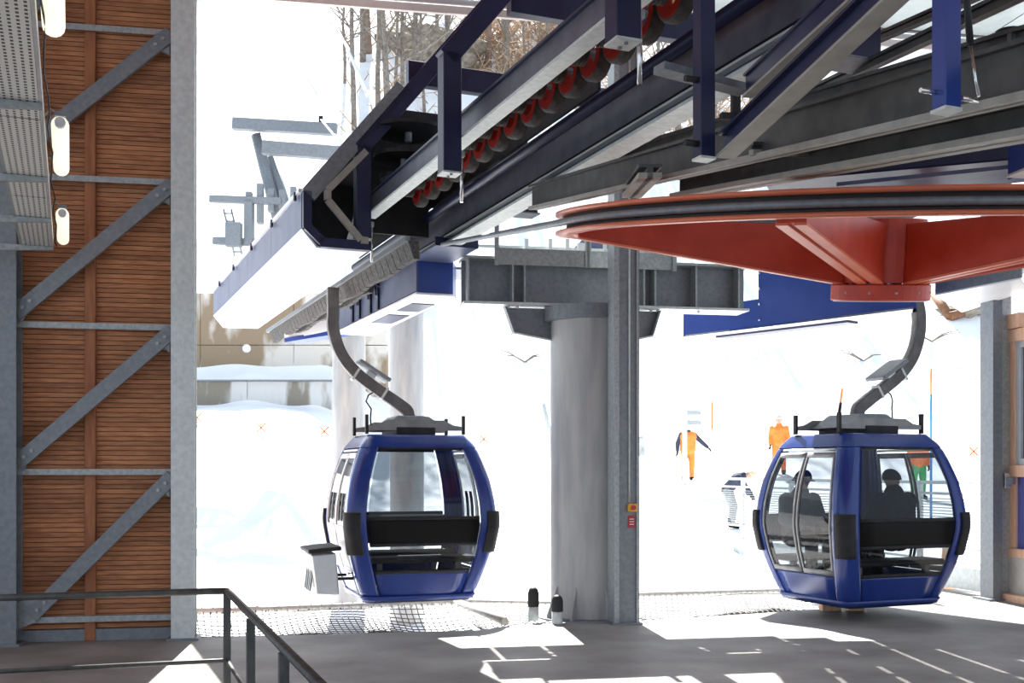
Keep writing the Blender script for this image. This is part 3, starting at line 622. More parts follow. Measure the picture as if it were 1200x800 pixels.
# ------------------------------------------------------------------ walkway behind the crossbeam
wk = thing('service_walkway', 'galvanised service walkway with toe boards and railing behind the crossbeam', 'walkway', V((1.2, 14.2, 4.3)))
b0 = at(582, 310, 13.25)
for (x0, x1, lab) in ((582, 688, 0), (690, 790, 0)):
    k0 = onplane(x0, 308, V((0, 13.3, 0))+V((-.2, 0, 0)), MB_); k1 = onplane(x1, 308, V((-.2, 13.3, 0)), MB_)
    MB().box(V(((k0.x+k1.x)/2, (k0.y+k1.y)/2, 4.36)), ((k1-k0).length-.01, .012, .20), NB).build('toe_board', 'galv', wk)
    MB().box(V((k0.x, k0.y-.01, 4.5)), (.05, .04, .5), NB).build('rail_post', 'galv', wk)
    MB().box(V((k1.x, k1.y-.01, 4.5)), (.05, .04, .5), NB).build('rail_post', 'galv', wk)
dk0, dk1 = wp(2.2, .75+1.0, 4.38), wp(6.9, .75+1.0, 4.38)
for i in range(9):
    c = wp(2.2+(.26+i*.52), 2.40, 4.385); MB().box(c, (.5, .75, .03), NB).build('deck_plate', 'galv_dark', wk)
for px in (617, 645, 665, 709, 716): 
    p = at(px, 290, 14.9); MB().box(V((p.x, p.y, 4.62)), (.045, .04, .55), NB).build('railing_post', 'galv_pale', wk)
for z in (4.55, 4.78): 
    a = at(560, 290, 14.9); b = at(800, 290, 15.4); MB().beam(V((a.x, a.y, z)), V((b.x, b.y, z)), .04, .04).build('railing_bar', 'galv_pale', wk)
p = at(681, 288, 14.6); MB().box(V((p.x, p.y, 4.72)), (.10, .08, .11), NB).build('junction_box', 'alu', wk)
t = thing('blue_panel', 'bright blue sloping panel glimpsed behind the walkway railing', 'panel', at(735, 290, 15.6)); a = at(668, 296, 15.6); b = at(790, 300, 15.9); MB().hexa([a, b, b+V((0, .3, 0)), a+V((0, .3, 0))], [a+V((.2, 0, .22)), b+V((0, 0, .5)), b+V((0, .3, .5)), a+V((.2, .3, .22))]).build('sheet', 'silver_blue', t)

shade = thing('shade_deck', 'dark grey deck added behind the crossbeam to shade the platform floor', 'deck', V((3, 14.5, 4.9)))  # added deck, mostly out of view, placed to throw shade on the floor
for k in range(6):
    f0, f1 = k/6, (k+1)/6-.006
    c0, c1 = V((1.75, 13.5, 4.9)), V((5.0, 13.5, 4.9)); d0, d1 = V((2.0, 15.8, 4.9)), V((4.55, 16.0, 4.9))
    MB().prism([c0.lerp(c1, f0), c0.lerp(c1, f1), d0.lerp(d1, f1), d0.lerp(d1, f0)], (0, 0, .04)).build('deck_plate', 'grey_paint', shade)
for q in (0, 1): MB().beam(V((1.8, 13.9+q*1.5, 4.80)), V((4.8, 13.9+q*1.5, 4.80)), .08, .10).build('joist', 'galv_dark', shade)
for x in (2.0, 3.0): MB().box(V((x, 13.95, 4.58)), (.08, .08, .46), NB).build('leg', 'galv_dark', shade)
# ------------------------------------------------------------------ right blue housing
rh = thing('return_housing', 'bright blue box housing over the right cabin, behind the red wheel', 'housing', V((4, 16, 3.8)))
A_, B_, B2, A2 = onz(803, 394, 3.8), onz(1073, 363, 3.78), V((5.75, 15.9, 3.8)), V((3.9, 18.8, 3.8)); B_.z = 3.8
up = V((0, 0, .95))
M1 = A_.lerp(B_, .36)
def slab(a, b, z0, z1, th, nm, mt, par):
    d = (b-a).normalized(); n_ = V((-d.y, d.x, 0))*th
    a, b = V((a.x, a.y, z0)), V((b.x, b.y, z0)); h_ = V((0, 0, z1-z0)); return MB().hexa([a, b, b+n_, a+n_], [a+h_, b+h_, b+n_+h_, a+n_+h_]).build(nm, mt, par)
slab(M1, B_, 3.8, 4.75, .03, 'side_panel', 'blue', rh); slab(A_, M1, 3.8, 4.2, .03, 'side_panel', 'blue', rh)
slab(B_, B2, 3.8, 4.75, .03, 'end_panel', 'blue', rh); slab(A_, A2, 3.8, 4.2, .03, 'end_panel', 'blue', rh)
MB().prism([A_, B_, B2, A2], (0, 0, .02)).build('bottom_panel', 'white_panel', rh)
MB().prism([p+up for p in (M1, B_, B2, A2.lerp(B2, .36))], (0, 0, .03)).build('top_panel', 'navy', rh)
o_ = M1+(A_-B_).normalized()*.01
for k in range(4): MB().sphere(V((o_.x-.02, o_.y, 3.9+k*.22))+V((.03, -.05, 0)), .016, 6, 4).build('bolt', 'galv_pale', rh)
MB().beam(A_.lerp(B_, .1)+V((.3, .3, -.03)), A_.lerp(B_, .7)+V((.3, .3, -.03)), .25, .03).build('slot_lip', 'navy', rh)
r2 = thing('return_cover', 'dark blue cover with white underside at right of the wheel hub', 'housing', V((6.4, 14, 4.2)))
a, b = onz(1096, 346, 4.12), onz(1196, 327, 4.12); c_, d_ = b+V((.5, .9, 0)), a+V((1.0, 1.6, 0))
MB().prism([a, b, c_, d_], (0, 0, .02)).build('bottom_panel', 'white_panel', r2)
slab(a, b, 4.14, 4.36, .03, 'side_panel', 'galv_dark', r2); a2, b2 = onz(1096, 318, 4.4), onz(1196, 311, 4.4)
MB().hexa([a+V((0, .0, .24)), b+V((0, 0, .24)), c_+V((0, 0, .24)), d_+V((0, 0, .24))], [a+V((0, 0, .42)), b+V((0, 0, .42)), c_+V((0, 0, .42)), d_+V((0, 0, .42))]).build('top_box', 'navy', r2)

# ------------------------------------------------------------------ cabins
ZT = [0, .10, .35, .6, .95, 1.2, 1.5, 1.8, 1.95, 2.07]
AT = [.66, .715, .80, .875, .935, .92, .865, .765, .70, .58]
BT = [.63, .685, .77, .84, .895, .88, .83, .735, .67, .55]
def tab(T, z): return lerp_tab(list(zip(ZT, T)), z)
def smooth_tab(T, z): return (tab(T, z-.06)+tab(T, z)*2+tab(T, z+.06))/4
RC = .125
def cpnt(face, s, z, off=0):
    a, b = smooth_tab(AT, z)+off, smooth_tab(BT, z)+off
    if face == 0: return V((s*(a-RC), -b, z))
    if face == 1: return V((a, s*(b-RC), z))
    if face == 2: return V((-s*(a-RC), b, z))
    return V((-a, -s*(b-RC), z))
def ccor(k, f, z, off=0):
    a, b = smooth_tab(AT, z)+off, smooth_tab(BT, z)+off; cx, cy = [(a-RC, -b+RC), (a-RC, b-RC), (-a+RC, b-RC), (-a+RC, -b+RC)][k]
    an = math.radians(-90+90*k+90*f); return V((cx+RC*math.cos(an), cy+RC*math.sin(an), z))
def ringpts(z, off=0):
    r = []
    for f in range(4):
        for i in range(6): r.append(cpnt(f, -1+2*i/6, z, off))
        for i in range(5): r.append(ccor(f, i/5, z, off))
    return r
def loft(zs, off=0, cap0=False, cap1=False):
    m = MB(); n = 44; o = 0
    for z in zs: m.v += ringpts(z, off)
    for i in range(len(zs)-1):
        for j in range(n): a = i*n+j; b = i*n+(j+1) % n; m.f.append((a, b, b+n, a+n)); m.sm.append(True)
    if cap0: m.f.append(tuple(range(n-1, -1, -1))); m.sm.append(False)
    if cap1: k = (len(zs)-1)*n; m.f.append(tuple(range(k, k+n))); m.sm.append(False)
    return m
def zr(a, b, n=8): return [a+(b-a)*i/n for i in range(n+1)]
def patch(face, s0, s1, z0, z1, off=0, ns=6, nz=10): return MB().grid(lambda u, v: cpnt(face, s0+(s1-s0)*u, z0+(z1-z0)*v, off), ns, nz)
def post_patch(k, z0, z1, off=0, ext=.88, nz=16):
    m = MB(); nz_ = nz; cols = []
    def fn(u, v):
        z = z0+(z1-z0)*v
        if u < .25: return cpnt(k, ext+(1-ext)*u/.25, z, off)
        if u > .75: return cpnt((k+1) % 4, -1+(1-ext)*(u-.75)/.25, z, off)
        return ccor(k, (u-.25)/.5, z, off)
    return m.grid(fn, 12, nz_)
def cabin(label, loc, rz, side, arm, ztop, ski):
    t = thing('gondola_cabin', label, 'gondola', loc, rz, 'blue gondola cabins', True)
    loft([0, .03, .06], 0, True, False).build('floor_pan', 'plastic_grey', t)
    MB().box(V((0, 0, .08)), (1.3, 1.25, .02)).build('floor_plate', 'rack_grey', t)
    for f in range(4): patch(f, -.86, .86, .05, .37, .004).build('lower_panel', 'cab_blue', t, 0, .03)
    for k in range(4):
        post_patch(k, .03, 1.98, .012).build('corner_post', 'cab_blue', t, 0, .05)
        post_patch(k, .60, 1.12, .045, .93, 8).build('bumper', 'plastic_grey', t, .01, .05)
    r = loft(zr(1.90, 2.06, 5), .014, False, True).build('roof', 'cab_blue', t)
    loft(zr(.02, .08, 2), .03).build('sill_rim', 'cab_blue', t, 0, .03)
    for f in (0, 2):
        for (z0, z1) in ((1.88, 1.92), (1.02, 1.06), (.36, .40), (.70, .74)): MB().grid(lambda u, v: cpnt(f, -.86+1.72*u, z0+(z1-z0)*v, .004), 6, 2).build('window_bar', 'plastic_grey', t, 0, .03)
        patch(f, -.86, .86, 1.05, 1.89, 0).build('upper_window', 'glass', t)
        patch(f, -.86, .86, .39, .73, 0).build('lower_window', 'glass', t)
        patch(f, -.86, .86, .73, 1.03, .002).build('belt_panel', 'black', t, 0, .02)
    for f in (1, 3):
        for sgn in (-1, 1):
            a, b = (-.86, -.02) if sgn < 0 else (.02, .86)
            d = MB()
            w_ = .045
            d.grid(lambda u, v: cpnt(f, a+w_*u, .38+1.46*v, .012), 1, 16); d.grid(lambda u, v: cpnt(f, b-w_*(1-u), .38+1.46*v, .012), 1, 16)
            for z0, z1 in ((.38, .44), (1.78, 1.84), ): d.grid(lambda u, v: cpnt(f, a+(b-a)*u, z0+(z1-z0)*v, .012), 4, 1)
            if ski: d.grid(lambda u, v: cpnt(f, a+(b-a)*u, .44+.50*v, .012), 4, 5)
            dr = d.build('door', 'rack_grey' if not ski else 'white_panel', t, 0, .02)
            patch(f, a+.03, b-.03, .40 if not ski else .94, 1.82, 0, 4, 10).build('door_glass', 'glass', dr)
            if ski: 
                for q in (.3, .62): MB().grid(lambda u, v: cpnt(f, a+(b-a)*(q+.16*u), 1.0+.34*v, .02), 1, 4).build('vent_slot', 'black', dr, 0, .01)
        for z0 in (1.86, 1.91): MB().grid(lambda u, v: cpnt(f, -.86+1.72*u, z0+.025*v, .01), 6, 1).build('vent_slat', 'alu', t, 0, .01)
    for sg in (-1, 1):
        s_ = thing if 0 else None
        MB().box(V((0, sg*.52, .52)), (1.45, .40, .07)).build('bench_seat', 'seat', t, .02)
        MB().box(V((0, sg*.74, .88)), (1.40, .06, .28)).build('bench_backrest', 'seat', t, .02)
        [MB().box(V((x, sg*.62, .28)), (.06, .06, .40)).build('bench_leg', 'rack_grey', t) for x in (-.5, .5)]
    # roof carrier
    for sg in (-1, 1):
        poly = [(-.62, 2.12), (.62, 2.12), (.62, 2.17), (.48, 2.19), (.36, 2.25), (-.36, 2.25), (-.48, 2.19), (-.62, 2.17)]
        fb = MB().prism([V((x, sg*.42-.02, z)) for x, z in poly], (0, .04, 0)).build('roof_carrier_bar', 'rack_grey', t)
        for x in (-.62, .62): MB().box(V((x, sg*.42, 2.19)), (.035, .05, .24)).build('carrier_stud', 'plastic_grey', fb)
        MB().tube([V((0, sg*.42, 2.05)), V((0, sg*.42, 2.14))], .02, 8).build('carrier_foot', 'plastic_grey', fb)
    MB().hexa([V((-.42, -.4, 2.14)), V((.42, -.4, 2.14)), V((.42, .4, 2.14)), V((-.42, .4, 2.14))], [V((-.2, -.3, 2.31)), (.2, -.3, 2.31), (.2, .3, 2.31), (-.2, .3, 2.31)]).build('roof_mount', 'galv_dark', t, .01)
    MB().box(V((0, 0, 2.11)), (.5, .9, .10)).build('damper_block', 'plastic_grey', t, .01)
    # hanger
    s = side; ctrl = [V((0, 0, 2.22)), V((0, 0, 2.36)), V((.09*s, 0, 2.45)), V((.50*s, 0, 2.72)), V((.72*s, 0, 2.90)), V((.88*s, 0, 3.12)), V((.965*s, 0, 3.40)), V((.965*s, 0, 3.62)), V((arm*s, 0, 3.78)), V((arm*s, 0, ztop))]
    m = MB(); n = len(ctrl)
    pts = []
    for i in range(n-1):
        p0, p1, p2, p3 = ctrl[max(i-1, 0)], ctrl[i], ctrl[i+1], ctrl[min(i+2, n-1)]
        for k in range(4):
            u = k/4; pts.append(.5*((2*p1)+(-p0+p2)*u+(2*p0-5*p1+4*p2-p3)*u*u+(-p0+3*p1-3*p2+p3)*u**3))
    pts.append(ctrl[-1]); o0 = 0
    for i, p in enumerate(pts):
        d = (pts[min(i+1, len(pts)-1)]-pts[max(i-1, 0)]).normalized(); nn = V((-d.z, 0, d.x)); h = .07; w_ = .055
        m.v += [p+nn*h-V((0, w_, 0)), p+nn*h+V((0, w_, 0)), p-nn*h+V((0, w_, 0)), p-nn*h-V((0, w_, 0))]
    for i in range(len(pts)-1):
        for j in range(4): a = i*4+j; b = i*4+(j+1) % 4; m.f.append((a, b, b+4, a+4)); m.sm.append(j % 2 == 0)
    m.f += [(3, 2, 1, 0), tuple(len(pts)*4-4+j for j in range(4))]; m.sm += [False, False]
    hg = m.build('hanger_arm', 'hanger', t, .012)
    pd = V((.50*s, 0, 2.72)); dd = V((.43*s, 0, .27)).normalized(); nu = V((-dd.z*s, 0, abs(dd.x)))
    c = pd+nu*.16+dd*.05
    MB().box(c, (.46, .34, .05), dd, (0, 1, 0)).build('sensor_plate', 'galv_dark', hg, .008)
    MB().box(pd+nu*.10+dd*.05, (.12, .10, .08), dd, (0, 1, 0)).build('sensor_bracket', 'alu', hg)
    MB().tube([pd-nu*.05-dd*.1, pd-nu*.05+V((-.01*s, 0, -.10)), pd-nu*.05+V((.02*s, 0, -.18)), V((.49*s, -.05, 2.40)), V((.50*s, -.05, 2.28)), V((.49*s, -.05, 2.16))], .010, 6).build('cable', 'black', hg)
    for k in (-.22, .22): MB().box(pd+dd*k, (.03, .13, .17), dd, (0, 1, 0)).build('strap', 'galv_pale', hg)
    if ski:
        rk = MB(); cx = -1.12
        rk.hexa([V((cx-.14, -.55, .12)), V((cx+.14, -.55, .10)), V((cx+.14, .1, .10)), V((cx-.14, .1, .12))], [V((cx-.20, -.55, .60)), V((cx+.10, -.55, .62)), V((cx+.10, .1, .62)), V((cx-.20, .1, .60))])
        b = rk.build('ski_rack', 'alu', t, .015)
        MB().box(V((cx-.04, -.22, .66)), (.40, .74, .05), (1, 0, .08)).build('rack_lid', 'plastic_grey', b, .01)
        for y in (-.5, 0): MB().tube([V((cx+.1, y, .3)), V((-.80, y, .3))], .02, 6).build('rack_bracket', 'plastic_grey', b)
        for y in (-.42, -.3, -.15, 0): MB().box(V((cx-.175, y, .36)), (.02, .05, .42), (1, 0, -.12)).build('rack_slot', 'galv_dark', b)
    return t
Zc = .17
LC = V((-1.34, 14.3, Zc)); RCn = V((4.30, 13.8, Zc))
LR, RR = math.radians(18.5), math.radians(22.3)
cabL = cabin('empty blue gondola cabin at left with a ski rack box on its side', LC, LR, -1, .97, 3.92, True)
cabR = cabin('blue gondola cabin at right with two passengers inside', RCn, RR, 1, .93, 4.0, False)

# ------------------------------------------------------------------ people
def capsules(bones, grow=0):
    m = MB()
    for p0, r0, p1, r1 in bones:
        p0, p1 = V(p0), V(p1); r0 += grow; r1 += grow; d = p1-p0; L = d.length
        if L < 1e-5: m.sphere(p0, r0, 14, 9); continue
        d /= L; pts = []; rs = []
        for k in range(5): a = math.pi/2*(1-k/4); pts.append(p0-d*r0*math.sin(a)); rs.append(max(r0*math.cos(a), .001))
        for k in range(1, 5): a = math.pi/2*k/4; pts.append(p1+d*r1*math.sin(a)); rs.append(max(r1*math.cos(a), .001))
        m.tube(pts, rs, 12)
    return m
def remesh(o, vox):
    md = o.modifiers.new('skin', 'REMESH'); md.mode = 'VOXEL'; md.voxel_size = vox; md.use_smooth_shade = True
    s = o.modifiers.new('soft', 'SMOOTH'); s.iterations = 3; s.factor = .5
def hand(w, d, up, s):
    """palm, four fingers and thumb; w wrist, d direction, up = back of hand"""
    d = V(d).normalized(); up = V(up); up = (up-d*up.dot(d)).normalized(); sd2 = d.cross(up)*s; w = V(w); b = []
    for k in (-1, 0, 1): b.append((w+sd2*.018*k, .018, w+d*.075+sd2*.024*k, .015))
    for k, L in zip((-1.5, -.5, .5, 1.5), (.055, .07, .075, .062)):
        r = w+d*.08+sd2*.020*k; j = r+d*L*.55-up*.008; b += [(r, .0115, j, .0105), (j, .0105, j+d*L*.4-up*.03, .0095)]
    r = w+d*.02+sd2*.04; b += [(r, .013, r+d*.035+sd2*.025, .012), (r+d*.035+sd2*.025, .012, r+d*.07+sd2*.022-up*.015, .010)]
    return b
def person(label, loc, rz, J, cl, group=None, vox=.016):
    """J: joints in metres (facing -y). cl: dict jacket, trousers, boots, hat materials"""
    t = thing('person', label, 'person', loc, rz, group, True)
    hp, ch, nk, hd = V(J['pelvis']), V(J['chest']), V(J['neck']), V(J['head'])
    sx = V(J.get('side', (1, 0, 0))); fw = V(J.get('face', (0, -1, 0)))
    torso = [(hp-sx*.07, .11, hp+sx*.07, .11), (hp-sx*.06, .115, ch-sx*.08, .125), (hp+sx*.06, .115, ch+sx*.08, .125), (ch-sx*.10, .115, ch+sx*.10, .115), (ch, .13, nk, .065)]
    arms = []; hands = []; legs = []; feet = []
    for s, k in ((-1, 'l'), (1, 'r')):
        sh, el, wr = (V(J[x+k]) for x in ('sh', 'el', 'wr')); torso.append((ch+sx*s*.1, .09, sh, .065))
        arms += [(sh, .062, el, .048), (el, .048, wr, .036)]; hands += hand(wr, wr-el, V((0, 0, 1)) if abs((wr-el).normalized().z) < .8 else V((1, 0, 0)), s)
        hi, kn, an, to = (V(J[x+k]) for x in ('hi', 'kn', 'an', 'to')); legs += [(hi, .095, kn, .066), (kn, .066, an, .046)]; feet += [(an, .05, to, .04)]
    up_ = (hd-nk).normalized()
    head = [(nk-up_*.05, .058, hd-up_*.03, .056), (hd+up_*.02, .095, hd+up_*.035, .092), (hd-up_*.05+fw*.02, .072, hd-up_*.06+fw*.03, .06), (hd+fw*.095-up_*.01, .014, hd+fw*.105-up_*.03, .017), (hd+sx*.09, .02, hd+sx*.092-up_*.03, .016), (hd-sx*.09, .02, hd-sx*.092-up_*.03, .016), (hd+fw*.075-up_*.068, .02, hd+fw*.078-up_*.075, .018)]
    b = capsules(torso+arms+hands+legs+feet+head).build('body', 'skin', t); remesh(b, .011)
    for s in (-1, 1): MB().sphere(hd+fw*.088+sx*s*.034+up_*.012, .011, 8, 6).build('eye', 'black', b)
    MB().sphere(hd+fw*.092-up_*.052, (.024, .008, .006), 8, 5).build('mouth', 'alarm_red', b)
    jb = torso+[(p0, r0, p0+(V(p1)-V(p0))*(.9 if i % 2 else 1), r1) for i, (p0, r0, p1, r1) in enumerate(arms)]
    o = capsules(jb, cl.get('bulk', .022)).build('jacket', cl['jacket'], t); remesh(o, vox)
    o = capsules(legs+[(hp-sx*.07, .105, hp+sx*.07, .105)], .024).build('trousers', cl['trousers'], t); remesh(o, vox)
    for f in feet: o = capsules([f, (f[0], .055, f[0]+V((0, 0, .12)), .058)], .018).build('boot', cl.get('boots', 'black'), t); remesh(o, vox)
    if cl.get('gloves'): o = capsules(hands, .008).build('gloves', cl['gloves'], t); remesh(o, .011)
    if cl.get('vest'): o = capsules(torso[:4], .06).build('vest', cl['vest'], t); remesh(o, vox)
    m = MB(); c = hd+up_*.03
    def cap(u, v):
        a = 2*math.pi*u; e = math.pi/2*(-.08+1.08*v); q = sx*math.cos(a)*math.cos(e)*.112+fw*math.sin(a)*math.cos(e)*.118+up_*math.sin(e)*.125; return c+q
    m.grid(cap, 16, 7); h = m.build('hat', cl['hat'], t)
    if cl.get('band'): MB().tube([c+sx*math.cos(a)*.117+fw*math.sin(a)*.122-up_*.012 for a in [i*math.pi/10 for i in range(21)]], .013, 6, False).build('hat_band', cl['band'], h)
    if cl.get('brim'): MB().hexa([c+fw*.10-sx*.07-up_*.01, c+fw*.10+sx*.07-up_*.01, c+fw*.19+sx*.05-up_*.03, c+fw*.19-sx*.05-up_*.03], [c+fw*.10-sx*.07, c+fw*.10+sx*.07, c+fw*.19+sx*.05-up_*.02, c+fw*.19-sx*.05-up_*.02]).build('cap_brim', cl['brim'], h)
    if cl.get('collar'): MB().tube([nk+sx*math.cos(a)*.09+fw*math.sin(a)*.09+up_*.0 for a in [i*math.pi/10 for i in range(21)]], .018, 6, False).build('collar', cl['collar'], t)
    return t
def seated(lean=0, hr=(.16, -.30, .52)):
    return dict(pelvis=(0, .05, .12), chest=(0, .05-lean, .50), neck=(0, .03-lean*1.2, .66), head=(0, -.0-lean*1.3, .80),
        shl=(-.20, .04-lean, .56), shr=(.20, .04-lean, .56), ell=(-.27, -.06, .33), elr=(.27, -.06, .33), wrl=(-.14, -.28, .26), wrr=(.14, -.28, .26),
        hil=(-.10, .02, .10), hir=(.10, .02, .10), knl=(-.13, -.40, .12), knr=(.13, -.40, .12), anl=(-.12, -.40, -.32), anr=(.12, -.40, -.32), tol=(-.12, -.56, -.36), tor=(.12, -.56, -.36))
def inc(lx, ly, lz): return RCn+Matrix.Rotation(RR, 3, 'Z') @ V((lx, ly, lz))
person('seated passenger in dark jacket and beanie, back turned, behind the right cabin window', inc(.10, -.50, .69), RR+math.pi, seated(), dict(bulk=.05, jacket='dark_cloth', trousers='dark_cloth', hat='dark_cloth', collar='yellow'), 'passengers in the right cabin')
person('seated passenger in grey jacket and pale cap at the left of the right cabin', inc(-.54, .44, .68), RR, seated(.04), dict(bulk=.04, jacket='grey_cloth', trousers='dark_cloth', hat='seat', band='cap_pale', brim='cap_pale'), 'passengers in the right cabin')
def standing(bend=0, **kw):
    j = dict(pelvis=(0, 0, .95), chest=(0, 0, 1.33), neck=(0, -.01, 1.49), head=(0, -.03, 1.63), shl=(-.20, 0, 1.39), shr=(.20, 0, 1.39), ell=(-.26, .02, 1.12), elr=(.26, .02, 1.12), wrl=(-.24, -.12, .90), wrr=(.24, -.12, .90),
        hil=(-.10, 0, .92), hir=(.10, 0, .92), knl=(-.12, -.03, .5), knr=(.12, -.03, .5), anl=(-.13, .02, .09), anr=(.13, .02, .09), tol=(-.15, -.15, .05), tor=(.15, -.15, .05))
    j.update(kw); return j
def gp(px, Y): x = (px-CX)/F*Y; return V((x, Y, ground(x, Y)-.03))
p = gp(806, 33); person('worker in orange vest and trousers with navy sleeves standing behind the white sign', p, math.radians(12), standing(elr=(.42, -.02, 1.18), wrr=(.58, -.12, 1.02), ell=(-.30, .05, 1.14), wrl=(-.33, -.02, .9)), dict(jacket='navy_cloth', trousers='orange', vest='orange', hat='orange', gloves='black'), 'people on the snow')
p = gp(858, 26); person('person in dark clothes bending forward beside the snow railing', p, math.radians(70), standing(pelvis=(0, .12, .90), chest=(0, -.12, 1.16), neck=(0, -.27, 1.24), head=(0, -.40, 1.27), shl=(-.2, -.16, 1.19), shr=(.2, -.16, 1.19), ell=(-.24, -.28, .96), elr=(.24, -.28, .96), wrl=(-.2, -.42, .80), wrr=(.2, -.42, .80), hil=(-.1, .1, .88), hir=(.1, .1, .88), face=(0, -.8, -.6)), dict(jacket='navy_cloth', trousers='grey_cloth', hat='wood_pale', gloves='black'), 'people on the snow')
p = gp(913, 33); person('worker in bright orange jacket and helmet seen above the right cabin roof', p, math.radians(-20), standing(), dict(jacket='orange', trousers='orange', hat='cap_pale', gloves='black'), 'people on the snow')
p = gp(1076, 30); person('skier in green trousers glimpsed through the right cabin window', p, 0, standing(), dict(jacket='orange', trousers='green_cloth', hat='alarm_red', gloves='black'), 'people on the snow')
p = gp(743, 31); person('skier mostly hidden behind the square post, pale green jacket', p, 0, standing(), dict(jacket='pale_cloth', trousers='pale_cloth', hat='navy_cloth', gloves='black'), 'people on the snow')

# ------------------------------------------------------------------ sign on the snow, railing, poles
Ys = 31.5; a = at(800, 471, Ys); b = at(832, 503, Ys)
t = thing('snow_sign', 'white sign board seen from behind on a grey post above the snow mound', 'sign', V((a.x, Ys, ground(a.x, Ys))))
MB().box(V(((a.x+b.x)/2+.05, Ys, (a.z+b.z)/2)), (b.x-a.x, .03, a.z-b.z)).build('board', 'sign_white', t)
MB().box(V((b.x+.06, Ys, (a.z+b.z)/2)), (.04, .035, a.z-b.z)).build('orange_edge', 'orange', t)
x0 = a.x+.05; z0 = ground(x0, Ys); MB().box(V((x0, Ys-.06, (z0+a.z)/2)), (.12, .08, a.z-z0)).build('post', 'galv_pale', t)
for z in (a.z-.32, a.z-.6): MB().box(V((x0+.25, Ys-.05, z)), (.42, .06, .09)).build('bracket_bar', 'galv', t)
rl = thing('snow_railing', 'galvanised railing with wire mesh infill between the snow and the cabin', 'railing', V((4.8, 22.7, .4)))
R0, R1 = V((4.15, 25.2, 1.6)), V((6.75, 15.7, 1.6)); RD = R1-R0
for f in (0, .24, .44, .64, .84, 1.0):
    p = R0+RD*f; zb = max(ground(p.x, p.y)-.1, -.9) if p.y > 17 else -.2; MB().box(V((p.x, p.y, (1.6+zb)/2)), (.07, .07, 1.6-zb), RD.xy.to_3d()).build('post', 'galv_pale', rl)
for z, h in ((1.58, .05), (1.42, .04), (.62, .04), (.42, .03)): MB().beam(V((R0.x, R0.y, z)), V((R1.x, R1.y, z)), .05, h).build('rail', 'galv_pale', rl)
MB().beam(R0+RD*.2+V((0, 0, -1.55)), V((R1.x, R1.y, .05)), .06, .32).build('toe_channel', 'galv_pale', rl)
for k in range(16): z = .68+k*.045; MB().beam(V((R0.x, R0.y, z)), V((R1.x, R1.y, z)), .012, .012).build('wire', 'galv', rl)
for px, py0, py1, Y, m1, m2, lab in ((983, 455, 488, 20, 'orange', 'black', 'thin orange and black snow stake behind the right cabin roof'), (1091, 432, 492, 27, 'orange', 'blue_stake', 'slim orange and blue snow stake right of the hanger arm')):
    a, b = at(px+ (4 if px < 1000 else 0), py0, Y), at(px, py1, Y); gnd = ground(b.x, Y); t = thing('snow_stake', lab, 'stake', V((b.x, Y, gnd)))
    mm = (a+b)/2; MB().tube([a, mm], .02, 6).build('upper_section', m1, t); MB().tube([mm, b, V((b.x, Y, gnd-.05))], .03, 6).build('lower_section', m2, t)
for i, (px, py) in enumerate(((231, 497), (306, 508), (380, 513), (567, 523), (1141, 537))):
    p = ground_hit(px, py, 16, 60); r = .13; lab = ['leftmost orange cross marker on the snow by the steel column', 'orange cross marker second from the timber wall on the snow', 'orange cross marker on snow left of the gondola hanger', 'orange cross marker on snow between left cabin and pillar', 'orange cross marker on snow left of the booth column'][i]
    t = thing('snow_marker', lab, 'marker', p, 0, 'orange cross markers on the snow'); c = p+V((0, 0, .16))
    for s in (-1, 1): MB().beam(c-V((r, 0, r*s)), c+V((r, 0, r*s)), .03, .05, 'c', (0, 1, 0)).build('marker_bar', 'orange', t)
    MB().tube([p-V((0, 0, .05)), c], .012, 5).build('marker_stick', 'wood_pale', t)
# icicle-like leaning pole by the pillar
a, b = at(637, 473, 24), at(646, 515, 24); tag(MB().tube([V((b.x+.15, 24, ground(b.x, 24))), b, a], .05, 8).build('leaning_pole', 'galv_pale'), 'grey leaning pole in the snow left of the central pillar', 'pole')

# ------------------------------------------------------------------ safety nets
def net(label, c00, c10, c11, c01, nx, ny, sag):
    t = thing('safety_net', label, 'net', c00, 0, 'safety nets beyond the platform edge'); m = MB()
    def P(u, v):
        p = (c00*(1-u)+c10*u)*(1-v)+(c01*(1-u)+c11*u)*v; p.z -= sag*4*v*(1-v)*(.6+.4*math.sin(u*9)); return p
    for i in range(nx+1): m.tube([P(i/nx, k/6) for k in range(7)], .0075, 3, False, False)
    for j in range(ny+1): m.tube([P(k/10, j/ny) for k in range(11)], .0075, 3, False, False)
    o = m.build('netting', 'cord', t); o['kind'] = 'stuff'; return t
e1, e2, e3, e4 = onz(222, 747, -.04), onz(566, 739, -.04), onz(535, 705, -.1), onz(215, 717, -.1)
t = net('black cord safety net with pipe edge left of the pillar', e1, e2, e3, e4, 44, 13, .2)
MB().tube([onz(150, 719, -.1), e4, e3], .045, 10).build('edge_pipe', 'pipe', t)
MB().tube([e3+V((0, -.05, .01)), onz(592, 728, -.08)], .05, 10).build('corner_pipe', 'pipe', t)
for k in range(26):
    p = e4.lerp(e3, (k+.5)/26); MB().tube([p+V((0, -.05, -.04)), p+V((.02, 0, .052)), p+V((.04, .05, -.02))], .008, 4).build('lashing', 'cord', t)
f1, f2, f3, f4 = onz(566, 738, -.06), onz(640, 729, -.06), onz(660, 707, -.1), onz(540, 704, -.1)
t = net('small piece of safety net between pipe corner and pillar', f1, f2, f3, f4, 12, 10, .15); MB().tube([f4, f3], .03, 8).build('edge_pipe', 'pipe', t)
h1, h2, h3, h4 = onz(752, 727, -.06), onz(1000, 711, -.06), onz(985, 690, -.1), onz(748, 697, -.1)
